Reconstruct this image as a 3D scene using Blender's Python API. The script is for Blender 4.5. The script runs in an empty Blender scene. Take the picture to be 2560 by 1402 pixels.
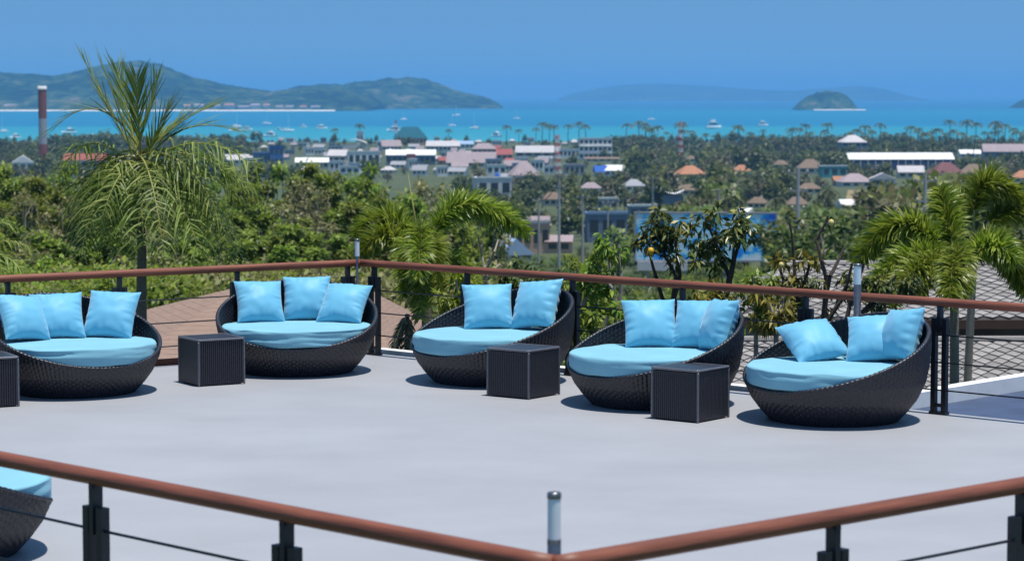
import bpy, math, random
import numpy as np
from mathutils import Vector, Matrix, Quaternion, noise as mnoise

# ------------------------------------------------------------------ camera / light
scene = bpy.context.scene
R = math.radians
CAMZ, F, HORY = 2.87, 6044.0, 240.0
PITCH = math.atan((701 - HORY) / F)
cam_data = bpy.data.cameras.new('camera')
cam_data.sensor_width = 36.0
cam_data.lens = F / 2560 * 36
cam_data.clip_start = 0.5
cam_data.clip_end = 90000
cam_data.dof.use_dof = True
cam_data.dof.focus_distance = 22.5
cam_data.dof.aperture_fstop = 4.0
cam = bpy.data.objects.new('camera', cam_data)
scene.collection.objects.link(cam)
cam.location = (0, 0, CAMZ)
cam.rotation_euler = (math.pi / 2 - PITCH, 0, 0)
scene.camera = cam

SUN_DIR = Vector((0.13, -0.09, 0.98)).normalized()      # towards the sun
world = bpy.data.worlds.new('World')
scene.world = world
world.use_nodes = True
wn, wl = world.node_tree.nodes, world.node_tree.links
wn.clear()
wout = wn.new('ShaderNodeOutputWorld')
wbg = wn.new('ShaderNodeBackground')
wsky = wn.new('ShaderNodeTexSky')
wsky.sky_type = 'NISHITA'
wsky.sun_disc = False
wsky.sun_elevation = math.asin(SUN_DIR.z)
wsky.sun_rotation = math.atan2(SUN_DIR.x, SUN_DIR.y)
wsky.altitude = 60
wsky.air_density = 1.0
wsky.dust_density = 0.4
wsky.ozone_density = 3.0
wtc = wn.new('ShaderNodeTexCoord')
wadd = wn.new('ShaderNodeVectorMath'); wadd.operation = 'ADD'; wadd.inputs[1].default_value = (0, 0, 0.22)
wnorm = wn.new('ShaderNodeVectorMath'); wnorm.operation = 'NORMALIZE'
wtint = wn.new('ShaderNodeMix'); wtint.data_type = 'RGBA'; wtint.blend_type = 'MULTIPLY'
wtint.inputs['Factor'].default_value = 1.0
wtint.inputs['B'].default_value = (0.66, 0.92, 1.03, 1)
wl.new(wtc.outputs['Generated'], wadd.inputs[0])
wl.new(wadd.outputs[0], wnorm.inputs[0])
wl.new(wnorm.outputs[0], wsky.inputs['Vector'])
wl.new(wsky.outputs['Color'], wtint.inputs['A'])
wl.new(wtint.outputs['Result'], wbg.inputs['Color'])
wbg.inputs['Strength'].default_value = 0.10
wl.new(wbg.outputs[0], wout.inputs['Surface'])

sun_data = bpy.data.lights.new('sun', 'SUN')
sun_data.energy = 4.2
sun_data.angle = R(0.53)
sun_data.color = (1.0, 0.965, 0.90)
sun = bpy.data.objects.new('sun', sun_data)
scene.collection.objects.link(sun)
sun.rotation_euler = (-SUN_DIR).to_track_quat('-Z', 'Y').to_euler()
sun.location = (0, 0, 40)

scene.view_settings.view_transform = 'Standard'
scene.view_settings.look = 'None'
scene.view_settings.exposure = 0.30
scene.view_settings.gamma = 1.0
scene.view_settings.use_curve_mapping = False
scene.cycles.use_denoising = True
scene.cycles.max_bounces = 6
scene.cycles.diffuse_bounces = 3
scene.cycles.glossy_bounces = 2
scene.cycles.transmission_bounces = 4
scene.cycles.volume_bounces = 1
scene.cycles.sample_clamp_indirect = 4.0

# ------------------------------------------------------------------ helpers
COL = scene.collection
_cp, _sp = math.cos(PITCH), math.sin(PITCH)

def ray(px, py):
    cx, cy = (px - 1280) / F, (701 - py) / F
    return Vector((cx, _cp + cy * _sp, -_sp + cy * _cp))

def at_z(px, py, z=0.0):
    r = ray(px, py); t = (z - CAMZ) / r.z
    return Vector((r.x * t, r.y * t, z))

def at_d(px, py, d):
    r = ray(px, py); t = d / r.y
    return Vector((r.x * t, d, CAMZ + r.z * t))

def smooth(a, b, x):
    t = min(1, max(0, (x - a) / (b - a)))
    return t * t * (3 - 2 * t)

class MB:
    def __init__(s):
        s.v, s.f, s.cn = [], [], {}
    def quadmesh(s, grid, closed_u=False, closed_v=False):
        n, m = len(grid), len(grid[0]); o = len(s.v)
        for row in grid: s.v.extend([tuple(p) for p in row])
        for i in range(n if closed_u else n - 1):
            for j in range(m if closed_v else m - 1):
                a, b = i, (i + 1) % n; c, d = j, (j + 1) % m
                s.f.append((o + a * m + c, o + b * m + c, o + b * m + d, o + a * m + d))
    def box(s, c, size, rot=None):
        o = len(s.v); hx, hy, hz = size[0] / 2, size[1] / 2, size[2] / 2
        for x, y, z in ((-1,-1,-1),(1,-1,-1),(1,1,-1),(-1,1,-1),(-1,-1,1),(1,-1,1),(1,1,1),(-1,1,1)):
            p = Vector((x * hx, y * hy, z * hz))
            if rot is not None: p = rot @ p
            s.v.append(tuple(p + Vector(c)))
        for q in ((0,3,2,1),(4,5,6,7),(0,1,5,4),(1,2,6,5),(2,3,7,6),(3,0,4,7)):
            s.f.append(tuple(o + i for i in q))
    def tube(s, pts, radii, n=8, caps=True):
        pts = [Vector(p) for p in pts]
        if not isinstance(radii, (list, tuple)): radii = [radii] * len(pts)
        o = len(s.v); up = Vector((0, 0, 1))
        t0 = (pts[1] - pts[0]).normalized()
        if abs(t0.z) > .9: up = Vector((1, 0, 0))
        for i, p in enumerate(pts):
            t = (pts[min(i + 1, len(pts) - 1)] - pts[max(i - 1, 0)])
            t = t.normalized() if t.length > 1e-9 else t0
            a = t.cross(up)
            a = a.normalized() if a.length > 1e-6 else Vector((1, 0, 0))
            b = t.cross(a)
            for k in range(n):
                an = 2 * math.pi * k / n
                s.v.append(tuple(p + (a * math.cos(an) + b * math.sin(an)) * radii[i]))
        for i in range(len(pts) - 1):
            for k in range(n):
                k2 = (k + 1) % n
                s.f.append((o + i * n + k, o + i * n + k2, o + (i + 1) * n + k2, o + (i + 1) * n + k))
        if caps:
            s.f.append(tuple(o + k for k in reversed(range(n))))
            s.f.append(tuple(o + (len(pts) - 1) * n + k for k in range(n)))
    def lathe(s, prof, n=24, c=(0, 0, 0)):
        grid = [[(c[0] + r * math.cos(2 * math.pi * k / n), c[1] + r * math.sin(2 * math.pi * k / n), c[2] + z) for k in range(n)] for r, z in prof]
        s.quadmesh(grid, closed_v=True)
    def poly(s, pts):
        o = len(s.v); s.v.extend([tuple(p) for p in pts]); s.f.append(tuple(range(o, o + len(pts))))
    def prism(s, pts, z0, z1):
        o = len(s.v); n = len(pts)
        for z in (z0, z1):
            s.v.extend([(p[0], p[1], z) for p in pts])
        s.f.append(tuple(o + n + i for i in range(n)))
        s.f.append(tuple(o + i for i in reversed(range(n))))
        for i in range(n):
            j = (i + 1) % n
            s.f.append((o + i, o + j, o + n + j, o + n + i))
    def mesh(s, name, m, sm=False):
        me = bpy.data.meshes.new(name)
        me.from_pydata(s.v, [], s.f)
        me.update()
        if sm: me.polygons.foreach_set('use_smooth', [True] * len(me.polygons))
        if m is not None: me.materials.append(m)
        if s.cn:
            sf = [len(f) == 4 and f[0] in s.cn for f in s.f]
            me.polygons.foreach_set('use_smooth', [a or sm for a in sf])
            z = (0.0, 0.0, 0.0)
            me.normals_split_custom_set_from_vertices([s.cn.get(i, z) for i in range(len(s.v))])
        return me
    def build(s, name, m, parent=None, sm=False):
        return link(name, s.mesh(name, m, sm), parent)

def link(name, me, parent=None):
    o = bpy.data.objects.new(name, me)
    COL.objects.link(o)
    if parent is not None: o.parent = parent
    return o

def tag(o, label=None, cat=None, group=None, kind=None):
    if label: o['label'] = label
    if cat: o['category'] = cat
    if group: o['group'] = group
    if kind: o['kind'] = kind
    return o

def thing(name, label, cat, loc=(0, 0, 0), rz=0.0, group=None):
    o = link(name, None)
    o.location = loc; o.rotation_euler = (0, 0, rz)
    o.empty_display_size = .2
    return tag(o, label, cat, group)

def kids(o): return [c for c in bpy.data.objects if c.parent == o]

def copy_tree(src_list, parent=None):
    """src_list: (obj, [children lists])"""
    o, ch = src_list
    c = o.copy(); COL.objects.link(c); c.parent = parent
    for x in ch: copy_tree(x, c)
    return c

# ------------------------------------------------------------------ materials
def nodemat(name):
    m = bpy.data.materials.new(name); m.use_nodes = True
    nt = m.node_tree
    return m, nt, nt.nodes, nt.links, nt.nodes['Principled BSDF']

def mat(name, col, rough=.6, var=.12, scale=6.0, metal=0.0, spec=.4, bump=0.0, bscale=None, stretch=(1, 1, 1), rand=0.0):
    m, nt, n, l, b = nodemat(name)
    b.inputs['Roughness'].default_value = rough
    b.inputs['Metallic'].default_value = metal
    b.inputs['Specular IOR Level'].default_value = spec
    tc = n.new('ShaderNodeTexCoord'); mp = n.new('ShaderNodeMapping'); mp.inputs['Scale'].default_value = stretch
    l.new(tc.outputs['Object'], mp.inputs['Vector'])
    nz = n.new('ShaderNodeTexNoise'); nz.inputs['Scale'].default_value = scale; nz.inputs['Detail'].default_value = 6
    nz.inputs['Roughness'].default_value = .65
    l.new(mp.outputs[0], nz.inputs['Vector'])
    rp = n.new('ShaderNodeValToRGB')
    rp.color_ramp.elements[0].position = .3; rp.color_ramp.elements[1].position = .72
    rp.color_ramp.elements[0].color = tuple(c * (1 - var) for c in col) + (1,)
    rp.color_ramp.elements[1].color = tuple(min(1, c * (1 + var)) for c in col) + (1,)
    l.new(nz.outputs['Fac'], rp.inputs[0])
    src = rp.outputs['Color']
    if rand > 0:
        oi = n.new('ShaderNodeObjectInfo'); hs = n.new('ShaderNodeHueSaturation')
        mr = n.new('ShaderNodeMapRange'); mr.inputs['To Min'].default_value = 1 - rand; mr.inputs['To Max'].default_value = 1 + rand
        l.new(oi.outputs['Random'], mr.inputs['Value']); l.new(mr.outputs[0], hs.inputs['Value']); l.new(src, hs.inputs['Color'])
        src = hs.outputs['Color']
    l.new(src, b.inputs['Base Color'])
    if bump > 0:
        n2 = n.new('ShaderNodeTexNoise'); n2.inputs['Scale'].default_value = bscale or scale * 4; n2.inputs['Detail'].default_value = 4
        l.new(mp.outputs[0], n2.inputs['Vector'])
        bp = n.new('ShaderNodeBump'); bp.inputs['Strength'].default_value = bump; bp.inputs['Distance'].default_value = .02
        l.new(n2.outputs['Fac'], bp.inputs['Height']); l.new(bp.outputs[0], b.inputs['Normal'])
    return m

def leafmat(name, c_dark, c_mid, c_light, rough=.45, trans=.3, objrand=.25, spec=.4):
    m, nt, n, l, b = nodemat(name)
    g = n.new('ShaderNodeNewGeometry')
    rp = n.new('ShaderNodeValToRGB')
    e = rp.color_ramp.elements
    e[0].position = 0; e[0].color = c_dark + (1,)
    e[1].position = 1; e[1].color = c_light + (1,)
    k = e.new(.5); k.color = c_mid + (1,)
    l.new(g.outputs['Random Per Island'], rp.inputs[0])
    oi = n.new('ShaderNodeObjectInfo'); hs = n.new('ShaderNodeHueSaturation')
    mr = n.new('ShaderNodeMapRange'); mr.inputs['To Min'].default_value = 1 - objrand; mr.inputs['To Max'].default_value = 1 + objrand
    mh = n.new('ShaderNodeMapRange'); mh.inputs['To Min'].default_value = .5 - objrand * .08; mh.inputs['To Max'].default_value = .5 + objrand * .08
    l.new(oi.outputs['Random'], mr.inputs['Value']); l.new(mr.outputs[0], hs.inputs['Value'])
    l.new(oi.outputs['Random'], mh.inputs['Value']); l.new(mh.outputs[0], hs.inputs['Hue'])
    l.new(rp.outputs['Color'], hs.inputs['Color'])
    l.new(hs.outputs['Color'], b.inputs['Base Color'])
    b.inputs['Roughness'].default_value = rough
    b.inputs['Specular IOR Level'].default_value = spec
    t = n.new('ShaderNodeBsdfTranslucent'); l.new(hs.outputs['Color'], t.inputs['Color'])
    mx = n.new('ShaderNodeMixShader'); mx.inputs[0].default_value = trans
    out = n['Material Output']
    l.new(b.outputs[0], mx.inputs[1]); l.new(t.outputs[0], mx.inputs[2]); l.new(mx.outputs[0], out.inputs['Surface'])
    return m

M = {}
M['deck'] = mat('deck_coating', (.338, .343, .362), .5, .09, .6, bump=.06, bscale=60, stretch=(.8, 1.1, 1), spec=.35)
M['podium'] = mat('podium_plaster', (.45, .44, .43), .8, .15, 1.5)
M['kerb'] = mat('white_kerb_paint', (.78, .77, .74), .7, .12, 3)
M['slab'] = mat('blue_grey_slab', (.05, .075, .14), .6, .22, 2.2)
M['rail'] = mat('brown_handrail', (.21, .068, .038), .5, .38, 5, spec=.4, stretch=(.35, 5, 5), bump=.12)
M['black'] = mat('black_steel', (.012, .012, .017), .42, .2, 12, spec=.5)
M['steel'] = mat('brushed_steel', (.24, .23, .23), .35, .2, 30, metal=.9)
M['frost'] = mat('frosted_diffuser', (.74, .77, .78), .4, .04, 8)
M['skirt'] = mat('brown_timber_skirting', (.10, .035, .022), .6, .25, 5)
M['bark'] = mat('palm_bark', (.16, .135, .105), .9, .3, 14, bump=.5, bscale=30, stretch=(1, 1, 3))
M['twig'] = mat('pale_twig', (.30, .26, .21), .9, .25, 8)
M['darkbark'] = mat('dark_bark', (.06, .045, .036), .9, .3, 12, bump=.4)
M['mango'] = mat('mango_skin', (.75, .42, .02), .4, .25, 9)
M['palefruit'] = mat('pale_fruit_skin', (.62, .48, .16), .5, .25, 9)
M['rachis'] = mat('frond_stem', (.26, .25, .06), .5, .2, 10)

def fabric(name, col, rough, sheen):
    m, nt, n, l, b = nodemat(name)
    tc = n.new('ShaderNodeTexCoord')
    nz = n.new('ShaderNodeTexNoise'); nz.inputs['Scale'].default_value = 3; nz.inputs['Detail'].default_value = 5
    l.new(tc.outputs['Object'], nz.inputs['Vector'])
    rp = n.new('ShaderNodeValToRGB')
    rp.color_ramp.elements[0].position = .3; rp.color_ramp.elements[1].position = .75
    rp.color_ramp.elements[0].color = tuple(c * .93 for c in col) + (1,)
    rp.color_ramp.elements[1].color = tuple(c * 1.06 for c in col) + (1,)
    l.new(nz.outputs['Fac'], rp.inputs[0]); l.new(rp.outputs[0], b.inputs['Base Color'])
    b.inputs['Roughness'].default_value = rough
    b.inputs['Sheen Weight'].default_value = sheen
    b.inputs['Sheen Roughness'].default_value = .45
    b.inputs['Specular IOR Level'].default_value = .22
    n2 = n.new('ShaderNodeTexNoise'); n2.inputs['Scale'].default_value = 9; n2.inputs['Detail'].default_value = 3
    l.new(tc.outputs['Object'], n2.inputs['Vector'])
    bp = n.new('ShaderNodeBump'); bp.inputs['Strength'].default_value = .12; bp.inputs['Distance'].default_value = .015
    l.new(n2.outputs['Fac'], bp.inputs['Height']); l.new(bp.outputs[0], b.inputs['Normal'])
    return m
M['seat'] = fabric('turquoise_seat_fabric', (.21, .46, .56), .85, .08)
M['pillow'] = fabric('turquoise_satin', (.15, .45, .63), .5, .35)

def wicker_mat():
    m, nt, n, l, b = nodemat('dark_wicker')
    tc = n.new('ShaderNodeTexCoord')
    mp = n.new('ShaderNodeMapping'); mp.inputs['Scale'].default_value = (1, 1, 2.2)
    l.new(tc.outputs['Object'], mp.inputs['Vector'])
    nz = n.new('ShaderNodeTexNoise'); nz.inputs['Scale'].default_value = 40; nz.inputs['Detail'].default_value = 3
    l.new(mp.outputs[0], nz.inputs['Vector'])
    rp = n.new('ShaderNodeValToRGB')
    rp.color_ramp.elements[0].position = .35; rp.color_ramp.elements[1].position = .7
    rp.color_ramp.elements[0].color = (.009, .009, .014, 1)
    rp.color_ramp.elements[1].color = (.028, .028, .038, 1)
    l.new(nz.outputs['Fac'], rp.inputs[0]); l.new(rp.outputs[0], b.inputs['Base Color'])
    b.inputs['Roughness'].default_value = .42
    b.inputs['Specular IOR Level'].default_value = .55
    bp = n.new('ShaderNodeBump'); bp.inputs['Strength'].default_value = .35; bp.inputs['Distance'].default_value = .006
    l.new(nz.outputs['Fac'], bp.inputs['Height']); l.new(bp.outputs[0], b.inputs['Normal'])
    return m
M['wicker'] = wicker_mat()

# ------------------------------------------------------------------ terrain
GP = [(0, -3.3), (30, -4), (50, -6), (100, -10), (150, -13.5), (250, -19), (345, -23), (500, -30), (700, -36.5), (1000, -41), (1430, -43.5), (2350, -45.6), (2600, -46.4), (2760, -48.4), (3400, -48.6)]
LP = [(0, -3.3), (30, -4), (60, -5), (100, -5.8), (130, -7), (180, -11), (260, -20), (345, -24), (500, -30), (700, -36.5)]
SEA = CAMZ - 50.0

def gz(x, y):
    d = max(y, 1.0)
    a = np.interp(d, [p[0] for p in GP], [p[1] for p in GP])
    if d < 700:
        u = -x / d
        w = smooth(.008, .05, u)
        a = a * (1 - w) + np.interp(d, [p[0] for p in LP], [p[1] for p in LP]) * w
    return float(a)

def ground_d(py):
    """distance at which the plain's surface shows at row py (right-hand side profile)"""
    lo, hi = 120.0, 3000.0
    for _ in range(50):
        mid = (lo + hi) / 2
        z = np.interp(mid, [p[0] for p in GP], [p[1] for p in GP])
        y = HORY + (CAMZ - z) * F / mid
        if y > py: lo = mid
        else: hi = mid
    return lo

def on_ground(px, py):
    d = ground_d(py); p = at_d(px, py, d)
    return Vector((p.x, d, gz(p.x, d)))

tb = MB()
ys = [2, 12, 22, 32, 45, 60, 80, 100, 120, 145, 170, 200, 240, 290, 345, 420, 500, 600, 720, 860, 1000, 1200, 1430, 1700, 2000, 2200, 2350, 2450, 2520, 2580, 2640, 2700, 2760, 2900]
grid = []
for yv in ys:
    row = []
    for i in range(81):
        u = -1 + 2 * i / 80
        xv = u * (60 + yv * .45)
        yy = yv
        coast = 0
        if yv > 2100:
            coast = 55 * mnoise.noise(Vector((xv * .004, 3.1, 0))) + 25 * mnoise.noise(Vector((xv * .013, 7.7, 0)))
            yy = yv + coast
        z = gz(xv * yv / yy, yv)
        if 60 < yv < 2500: z += .012 * min(yv, 60) * mnoise.noise(Vector((xv * .02, yv * .02, 1.3)))
        row.append((xv, yy, z))
    grid.append(row)
tb.quadmesh(grid)
m, nt, n, l, b = nodemat('scrub_ground')
tc = n.new('ShaderNodeTexCoord')
n1 = n.new('ShaderNodeTexNoise'); n1.inputs['Scale'].default_value = .02; n1.inputs['Detail'].default_value = 10; n1.inputs['Roughness'].default_value = .7
n2 = n.new('ShaderNodeTexNoise'); n2.inputs['Scale'].default_value = .6; n2.inputs['Detail'].default_value = 6
l.new(tc.outputs['Object'], n1.inputs['Vector']); l.new(tc.outputs['Object'], n2.inputs['Vector'])
rp = n.new('ShaderNodeValToRGB'); e = rp.color_ramp.elements
e[0].position = .36; e[0].color = (.035, .05, .018, 1); e[1].position = .72; e[1].color = (.12, .10, .055, 1)
k = e.new(.52); k.color = (.065, .085, .028, 1)
mx = n.new('ShaderNodeMix'); mx.data_type = 'FLOAT'; mx.inputs['Factor'].default_value = .35
l.new(n1.outputs['Fac'], mx.inputs['A']); l.new(n2.outputs['Fac'], mx.inputs['B'])
l.new(mx.outputs['Result'], rp.inputs[0]); l.new(rp.outputs[0], b.inputs['Base Color']); b.inputs['Roughness'].default_value = .95
tag(tb.build('ground', m, sm=True), kind='structure')

# sea
sb = MB()
sy = [2250, 2700, 3200, 4000, 5000, 6500, 8000, 11000, 15000, 22000, 30000, 42000]
sb.quadmesh([[(-1500 - y * .45 + (3000 + y * .9) * i / 20, y, SEA) for i in range(21)] for y in sy])
m, nt, n, l, b = nodemat('turquoise_sea')
tc = n.new('ShaderNodeTexCoord'); sx = n.new('ShaderNodeSeparateXYZ')
l.new(tc.outputs['Object'], sx.inputs[0])
mp = n.new('ShaderNodeMapping'); mp.inputs['Scale'].default_value = (.00035, .0009, 1)
l.new(tc.outputs['Object'], mp.inputs['Vector'])
nz = n.new('ShaderNodeTexNoise'); nz.inputs['Scale'].default_value = 1; nz.inputs['Detail'].default_value = 5
l.new(mp.outputs[0], nz.inputs['Vector'])
# distance from the shore + shoal noise -> water depth -> colour
md = n.new('ShaderNodeMath'); md.operation = 'MULTIPLY_ADD'; md.inputs[1].default_value = 900; l.new(nz.outputs['Fac'], md.inputs[0]); l.new(sx.outputs['Y'], md.inputs[2])
mr = n.new('ShaderNodeMapRange'); mr.inputs['From Min'].default_value = 2900; mr.inputs['From Max'].default_value = 10500
l.new(md.outputs[0], mr.inputs['Value'])
rp = n.new('ShaderNodeValToRGB'); e = rp.color_ramp.elements
e[0].position = 0; e[0].color = (.05, .31, .36, 1)
e[1].position = 1; e[1].color = (.001, .13, .26, 1)
for p, c in ((.10, (.02, .26, .335)), (.19, (.014, .245, .33)), (.225, (.001, .165, .305)), (.42, (.002, .175, .31)), (.62, (.004, .19, .31))):
    k = e.new(p); k.color = c + (1,)
l.new(mr.outputs[0], rp.inputs[0]); l.new(rp.outputs[0], b.inputs['Base Color'])
b.inputs['Roughness'].default_value = .35; b.inputs['Specular IOR Level'].default_value = .12
wv = n.new('ShaderNodeTexNoise'); wv.inputs['Scale'].default_value = .05; wv.inputs['Detail'].default_value = 6
l.new(tc.outputs['Object'], wv.inputs['Vector'])
bp = n.new('ShaderNodeBump'); bp.inputs['Strength'].default_value = .25; bp.inputs['Distance'].default_value = 1.0
l.new(wv.outputs['Fac'], bp.inputs['Height']); l.new(bp.outputs[0], b.inputs['Normal'])
tag(sb.build('sea', m), kind='structure')

# hills and islands as real relief
m, nt, n, l, b = nodemat('wooded_hill')
tc = n.new('ShaderNodeTexCoord')
n1 = n.new('ShaderNodeTexNoise'); n1.inputs['Scale'].default_value = .016; n1.inputs['Detail'].default_value = 8; n1.inputs['Roughness'].default_value = .75
n2 = n.new('ShaderNodeTexNoise'); n2.inputs['Scale'].default_value = .0028; n2.inputs['Detail'].default_value = 4
l.new(tc.outputs['Object'], n1.inputs['Vector']); l.new(tc.outputs['Object'], n2.inputs['Vector'])
mx = n.new('ShaderNodeMix'); mx.data_type = 'FLOAT'; mx.inputs['Factor'].default_value = .3
l.new(n1.outputs['Fac'], mx.inputs['A']); l.new(n2.outputs['Fac'], mx.inputs['B'])
rp = n.new('ShaderNodeValToRGB'); e = rp.color_ramp.elements
e[0].position = .455; e[0].color = (.004, .014, .008, 1); e[1].position = .555; e[1].color = (.06, .105, .032, 1)
k = e.new(.505); k.color = (.028, .060, .02, 1)
k = e.new(.615); k.color = (.20, .15, .09, 1)
l.new(mx.outputs['Result'], rp.inputs[0]); l.new(rp.outputs[0], b.inputs['Base Color']); b.inputs['Roughness'].default_value = 1.0
b.inputs['Specular IOR Level'].default_value = 0.0
bp = n.new('ShaderNodeBump'); bp.inputs['Strength'].default_value = .9; bp.inputs['Distance'].default_value = 25
l.new(n1.outputs['Fac'], bp.inputs['Height']); l.new(bp.outputs[0], b.inputs['Normal'])
M['hill'] = m
M['sand'] = mat('pale_sand', (.80, .74, .64), .9, .1, .02)

def hill(name, prof, base_py, depth, d_base, seed, amp=.10, matkey='hill'):
    """prof: skyline pixels; the relief rises from its shore at d_base to the crest and falls behind"""
    xs = [p[0] for p in prof]; yv = [p[1] for p in prof]
    mb = MB(); grid = []
    nx, ny = 420, 40
    crest_d = d_base + depth * .5
    for j in range(ny):
        v = j / (ny - 1)
        row = []
        for i in range(nx):
            px = xs[0] + (xs[-1] - xs[0]) * i / (nx - 1)
            X = (px - 1280) / F * crest_d
            top = CAMZ - (np.interp(px, xs, yv) - HORY) * crest_d / F
            h = max(0, top - SEA)
            Y = d_base + depth * v
            bell = math.sin(math.pi * min(1, max(0, v))) ** .85
            nn = mnoise.fractal(Vector((X * .0016 + seed, Y * .0016, seed * .3)), 1.0, 2.1, 5)
            hh = h * bell * (1 + (amp * 2.2 * nn if abs(v - .5) > .05 else amp * .4 * nn))
            hh += (7 * mnoise.noise(Vector((X * .02, Y * .02, seed))) + 5 * mnoise.noise(Vector((X * .055, Y * .055, seed)))) * bell * min(1, h / 60)
            row.append((X, Y, SEA - 2 + hh + 2 * bell))
        grid.append(row)
    mb.quadmesh(grid)
    return tag(mb.build(name, M[matkey], sm=True), kind='structure')

hill('hill', [(-420, 230), (-250, 200), (-100, 182), (0, 186), (60, 191), (120, 196), (190, 182), (250, 165), (300, 156), (340, 152), (385, 156), (425, 172), (470, 190), (540, 208), (610, 220), (680, 231), (730, 224), (780, 222), (850, 226), (930, 240), (960, 262)], 278, 2200, 8000, 1.3)
hill('hill', [(660, 262), (700, 236), (740, 218), (800, 211), (850, 212), (900, 220), (1000, 240), (1060, 262)], 272, 1600, 9300, 4.1)
hill('headland', [(800, 268), (835, 238), (862, 214), (890, 206), (940, 203), (985, 198), (1025, 195), (1060, 198), (1100, 212), (1140, 228), (1190, 238), (1225, 248), (1245, 258), (1258, 268)], 270, 1300, 9600, 7.7)
hill('island', [(1985, 272), (1996, 256), (2015, 242), (2040, 233), (2070, 229), (2095, 231), (2115, 243), (2128, 256), (2137, 272)], 275, 260, 8500, 2.2, amp=.06)
hill('island', [(2540, 268), (2556, 252), (2580, 240), (2640, 235), (2700, 262)], 268, 500, 9800, 5.5)
hill('far_island', [(1400, 246), (1440, 233), (1500, 221), (1560, 213), (1620, 209), (1700, 212), (1780, 217), (1860, 223), (1930, 227), (1990, 228), (2050, 222), (2110, 218), (2150, 216), (2190, 222), (2230, 236), (2260, 246)], 250, 4000, 24000, 9.1, amp=.03)

def strip(name, pxs, d, w, dz=1.5):
    mb = MB(); a = []; c = []
    for i, px in enumerate(pxs):
        X = (px - 1280) / F * d
        off = 60 * mnoise.noise(Vector((px * .01, 2, 0)))
        a.append((X, d + off - w, SEA + .3)); c.append((X, d + off + w, SEA + dz + 1))
    mb.quadmesh([a, c])
    return tag(mb.build(name, M['sand']), kind='structure')
strip('beach', list(range(-420, 845, 20)), 7960, 45, 3)
strip('beach', list(range(2030, 2168, 12)), 8440, 30, 2)

# ------------------------------------------------------------------ terrace
FC = at_z(903, 883)                  # far corner
dR = (at_z(2355, 1035) - FC).normalized()
dL = (at_z(0, 946) - FC).normalized()
NCp = at_d(1390, 1400, 9.66); NC = Vector((NCp.x, NCp.y, 0))
RH = 1.015
def rail_pt(px, py):                 # point on a handrail's axis
    return at_z(px, py, RH)
nl = (rail_pt(0, 1146) - rail_pt(1390, 1412)); nl.z = 0; nl.normalize()
nr = (rail_pt(2560, 1211) - rail_pt(1390, 1412)); nr.z = 0; nr.normalize()
NC = rail_pt(1390, 1412); NC.z = 0

def isect(p, d, q, e):
    det = d.x * -e.y + e.x * d.y
    t = ((q.x - p.x) * -e.y + e.x * (q.y - p.y)) / det
    return p + d * t
LC = isect(FC, dL, NC, nl); RC = isect(FC, dR, NC, nr)
cen = (FC + LC + RC + NC) / 4
def outset(p, k): v = p - cen; return p + v.normalized() * k
quad = [outset(p, .16) for p in (NC, RC, FC, LC)]
db = MB(); db.prism(quad, -.30, 0.0)
tag(db.build('terrace_deck', M['deck']), kind='structure')
pb = MB(); pb.prism([p + (cen - p).normalized() * .3 for p in quad], -4.5, -.304)
tag(pb.build('terrace_podium', M['podium']), kind='structure')

# white kerb outside the right-hand rail and the lower blue-grey slab next to it
pR = Vector((-dR.y, dR.x, 0))
if pR.y < 0: pR = -pR
KB = at_z(2288, 1012, -.15)
tK = (KB - FC).dot(dR)
e0 = FC + dR * -.02 + pR * .22; e1 = FC + dR * (tK) + pR * .22
kb = MB()
kb.prism([e0, e1, e1 + pR * .14, e0 + pR * .14], -.35, .035)
tag(kb.build('kerb', M['kerb']), kind='structure')
kb = MB()
k0 = FC + dR * tK + pR * .37; k1 = k0 + pR * 9
kb.prism([k0, k0 + dR * .16, k1 + dR * .16, k1], -.35, .0)
tag(kb.build('kerb', M['kerb']), kind='structure')
kb = MB()
s0 = FC + dR * (tK + .165) + pR * .24
kb.prism([s0, s0 + dR * 12, s0 + dR * 12 + pR * 9, s0 + pR * 9], -.45, -.15)
tag(kb.build('lower_slab', M['slab']), kind='structure')
# timber skirting along the left edge
pL = Vector((-dL.y, dL.x, 0))
if pL.y < 0: pL = -pL
kb = MB()
kb.prism([FC + pL * .13, FC + dL * 12 + pL * .13, FC + dL * 12 + pL * .17, FC + pL * .17], -.3, .07)
tag(kb.build('edge_skirting', M['skirt']), kind='structure')

def post_mesh():
    mb = MB()
    for s in (-1, 1):
        mb.box((s * .056, 0, .435), (.046, .05, .87))
    mb.box((0, 0, .012), (.17, .08, .024))
    for z in (.08, .78): mb.box((0, 0, z), (.07, .03, .03))
    return mb.mesh('post', M['black'])
PM = post_mesh()
sm_ = MB(); sm_.box((0, 0, .86), (.034, .06, .25)); sm_.box((0, 0, .968), (.05, .05, .012))
STUB = sm_.mesh('bracket', M['black'])

def railing(label, a, b, posts, cable_z=(.22, .47, .72), r=.04, mitre=(0, 0)):
    d = (b - a); L = d.length; u = d / L
    root = thing('railing', label, 'railing', a, math.atan2(u.y, u.x), 'terrace railings')
    h = MB(); seg = 40
    h.tube([(L * i / seg, 0, RH) for i in range(seg + 1)], r, 16)
    h.build('handrail', M['rail'], root, sm=True)
    for t in posts:
        p = link('post', PM, root); p.location = (t, 0, 0)
        s = link('bracket', STUB, p)
    for z in cable_z:
        c = MB(); c.tube([(0.05, 0, z), (L * .5, 0, z - .004), (L - .05, 0, z)], .0075, 6)
        c.build('cable', M['black'], root)
    return root

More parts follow.
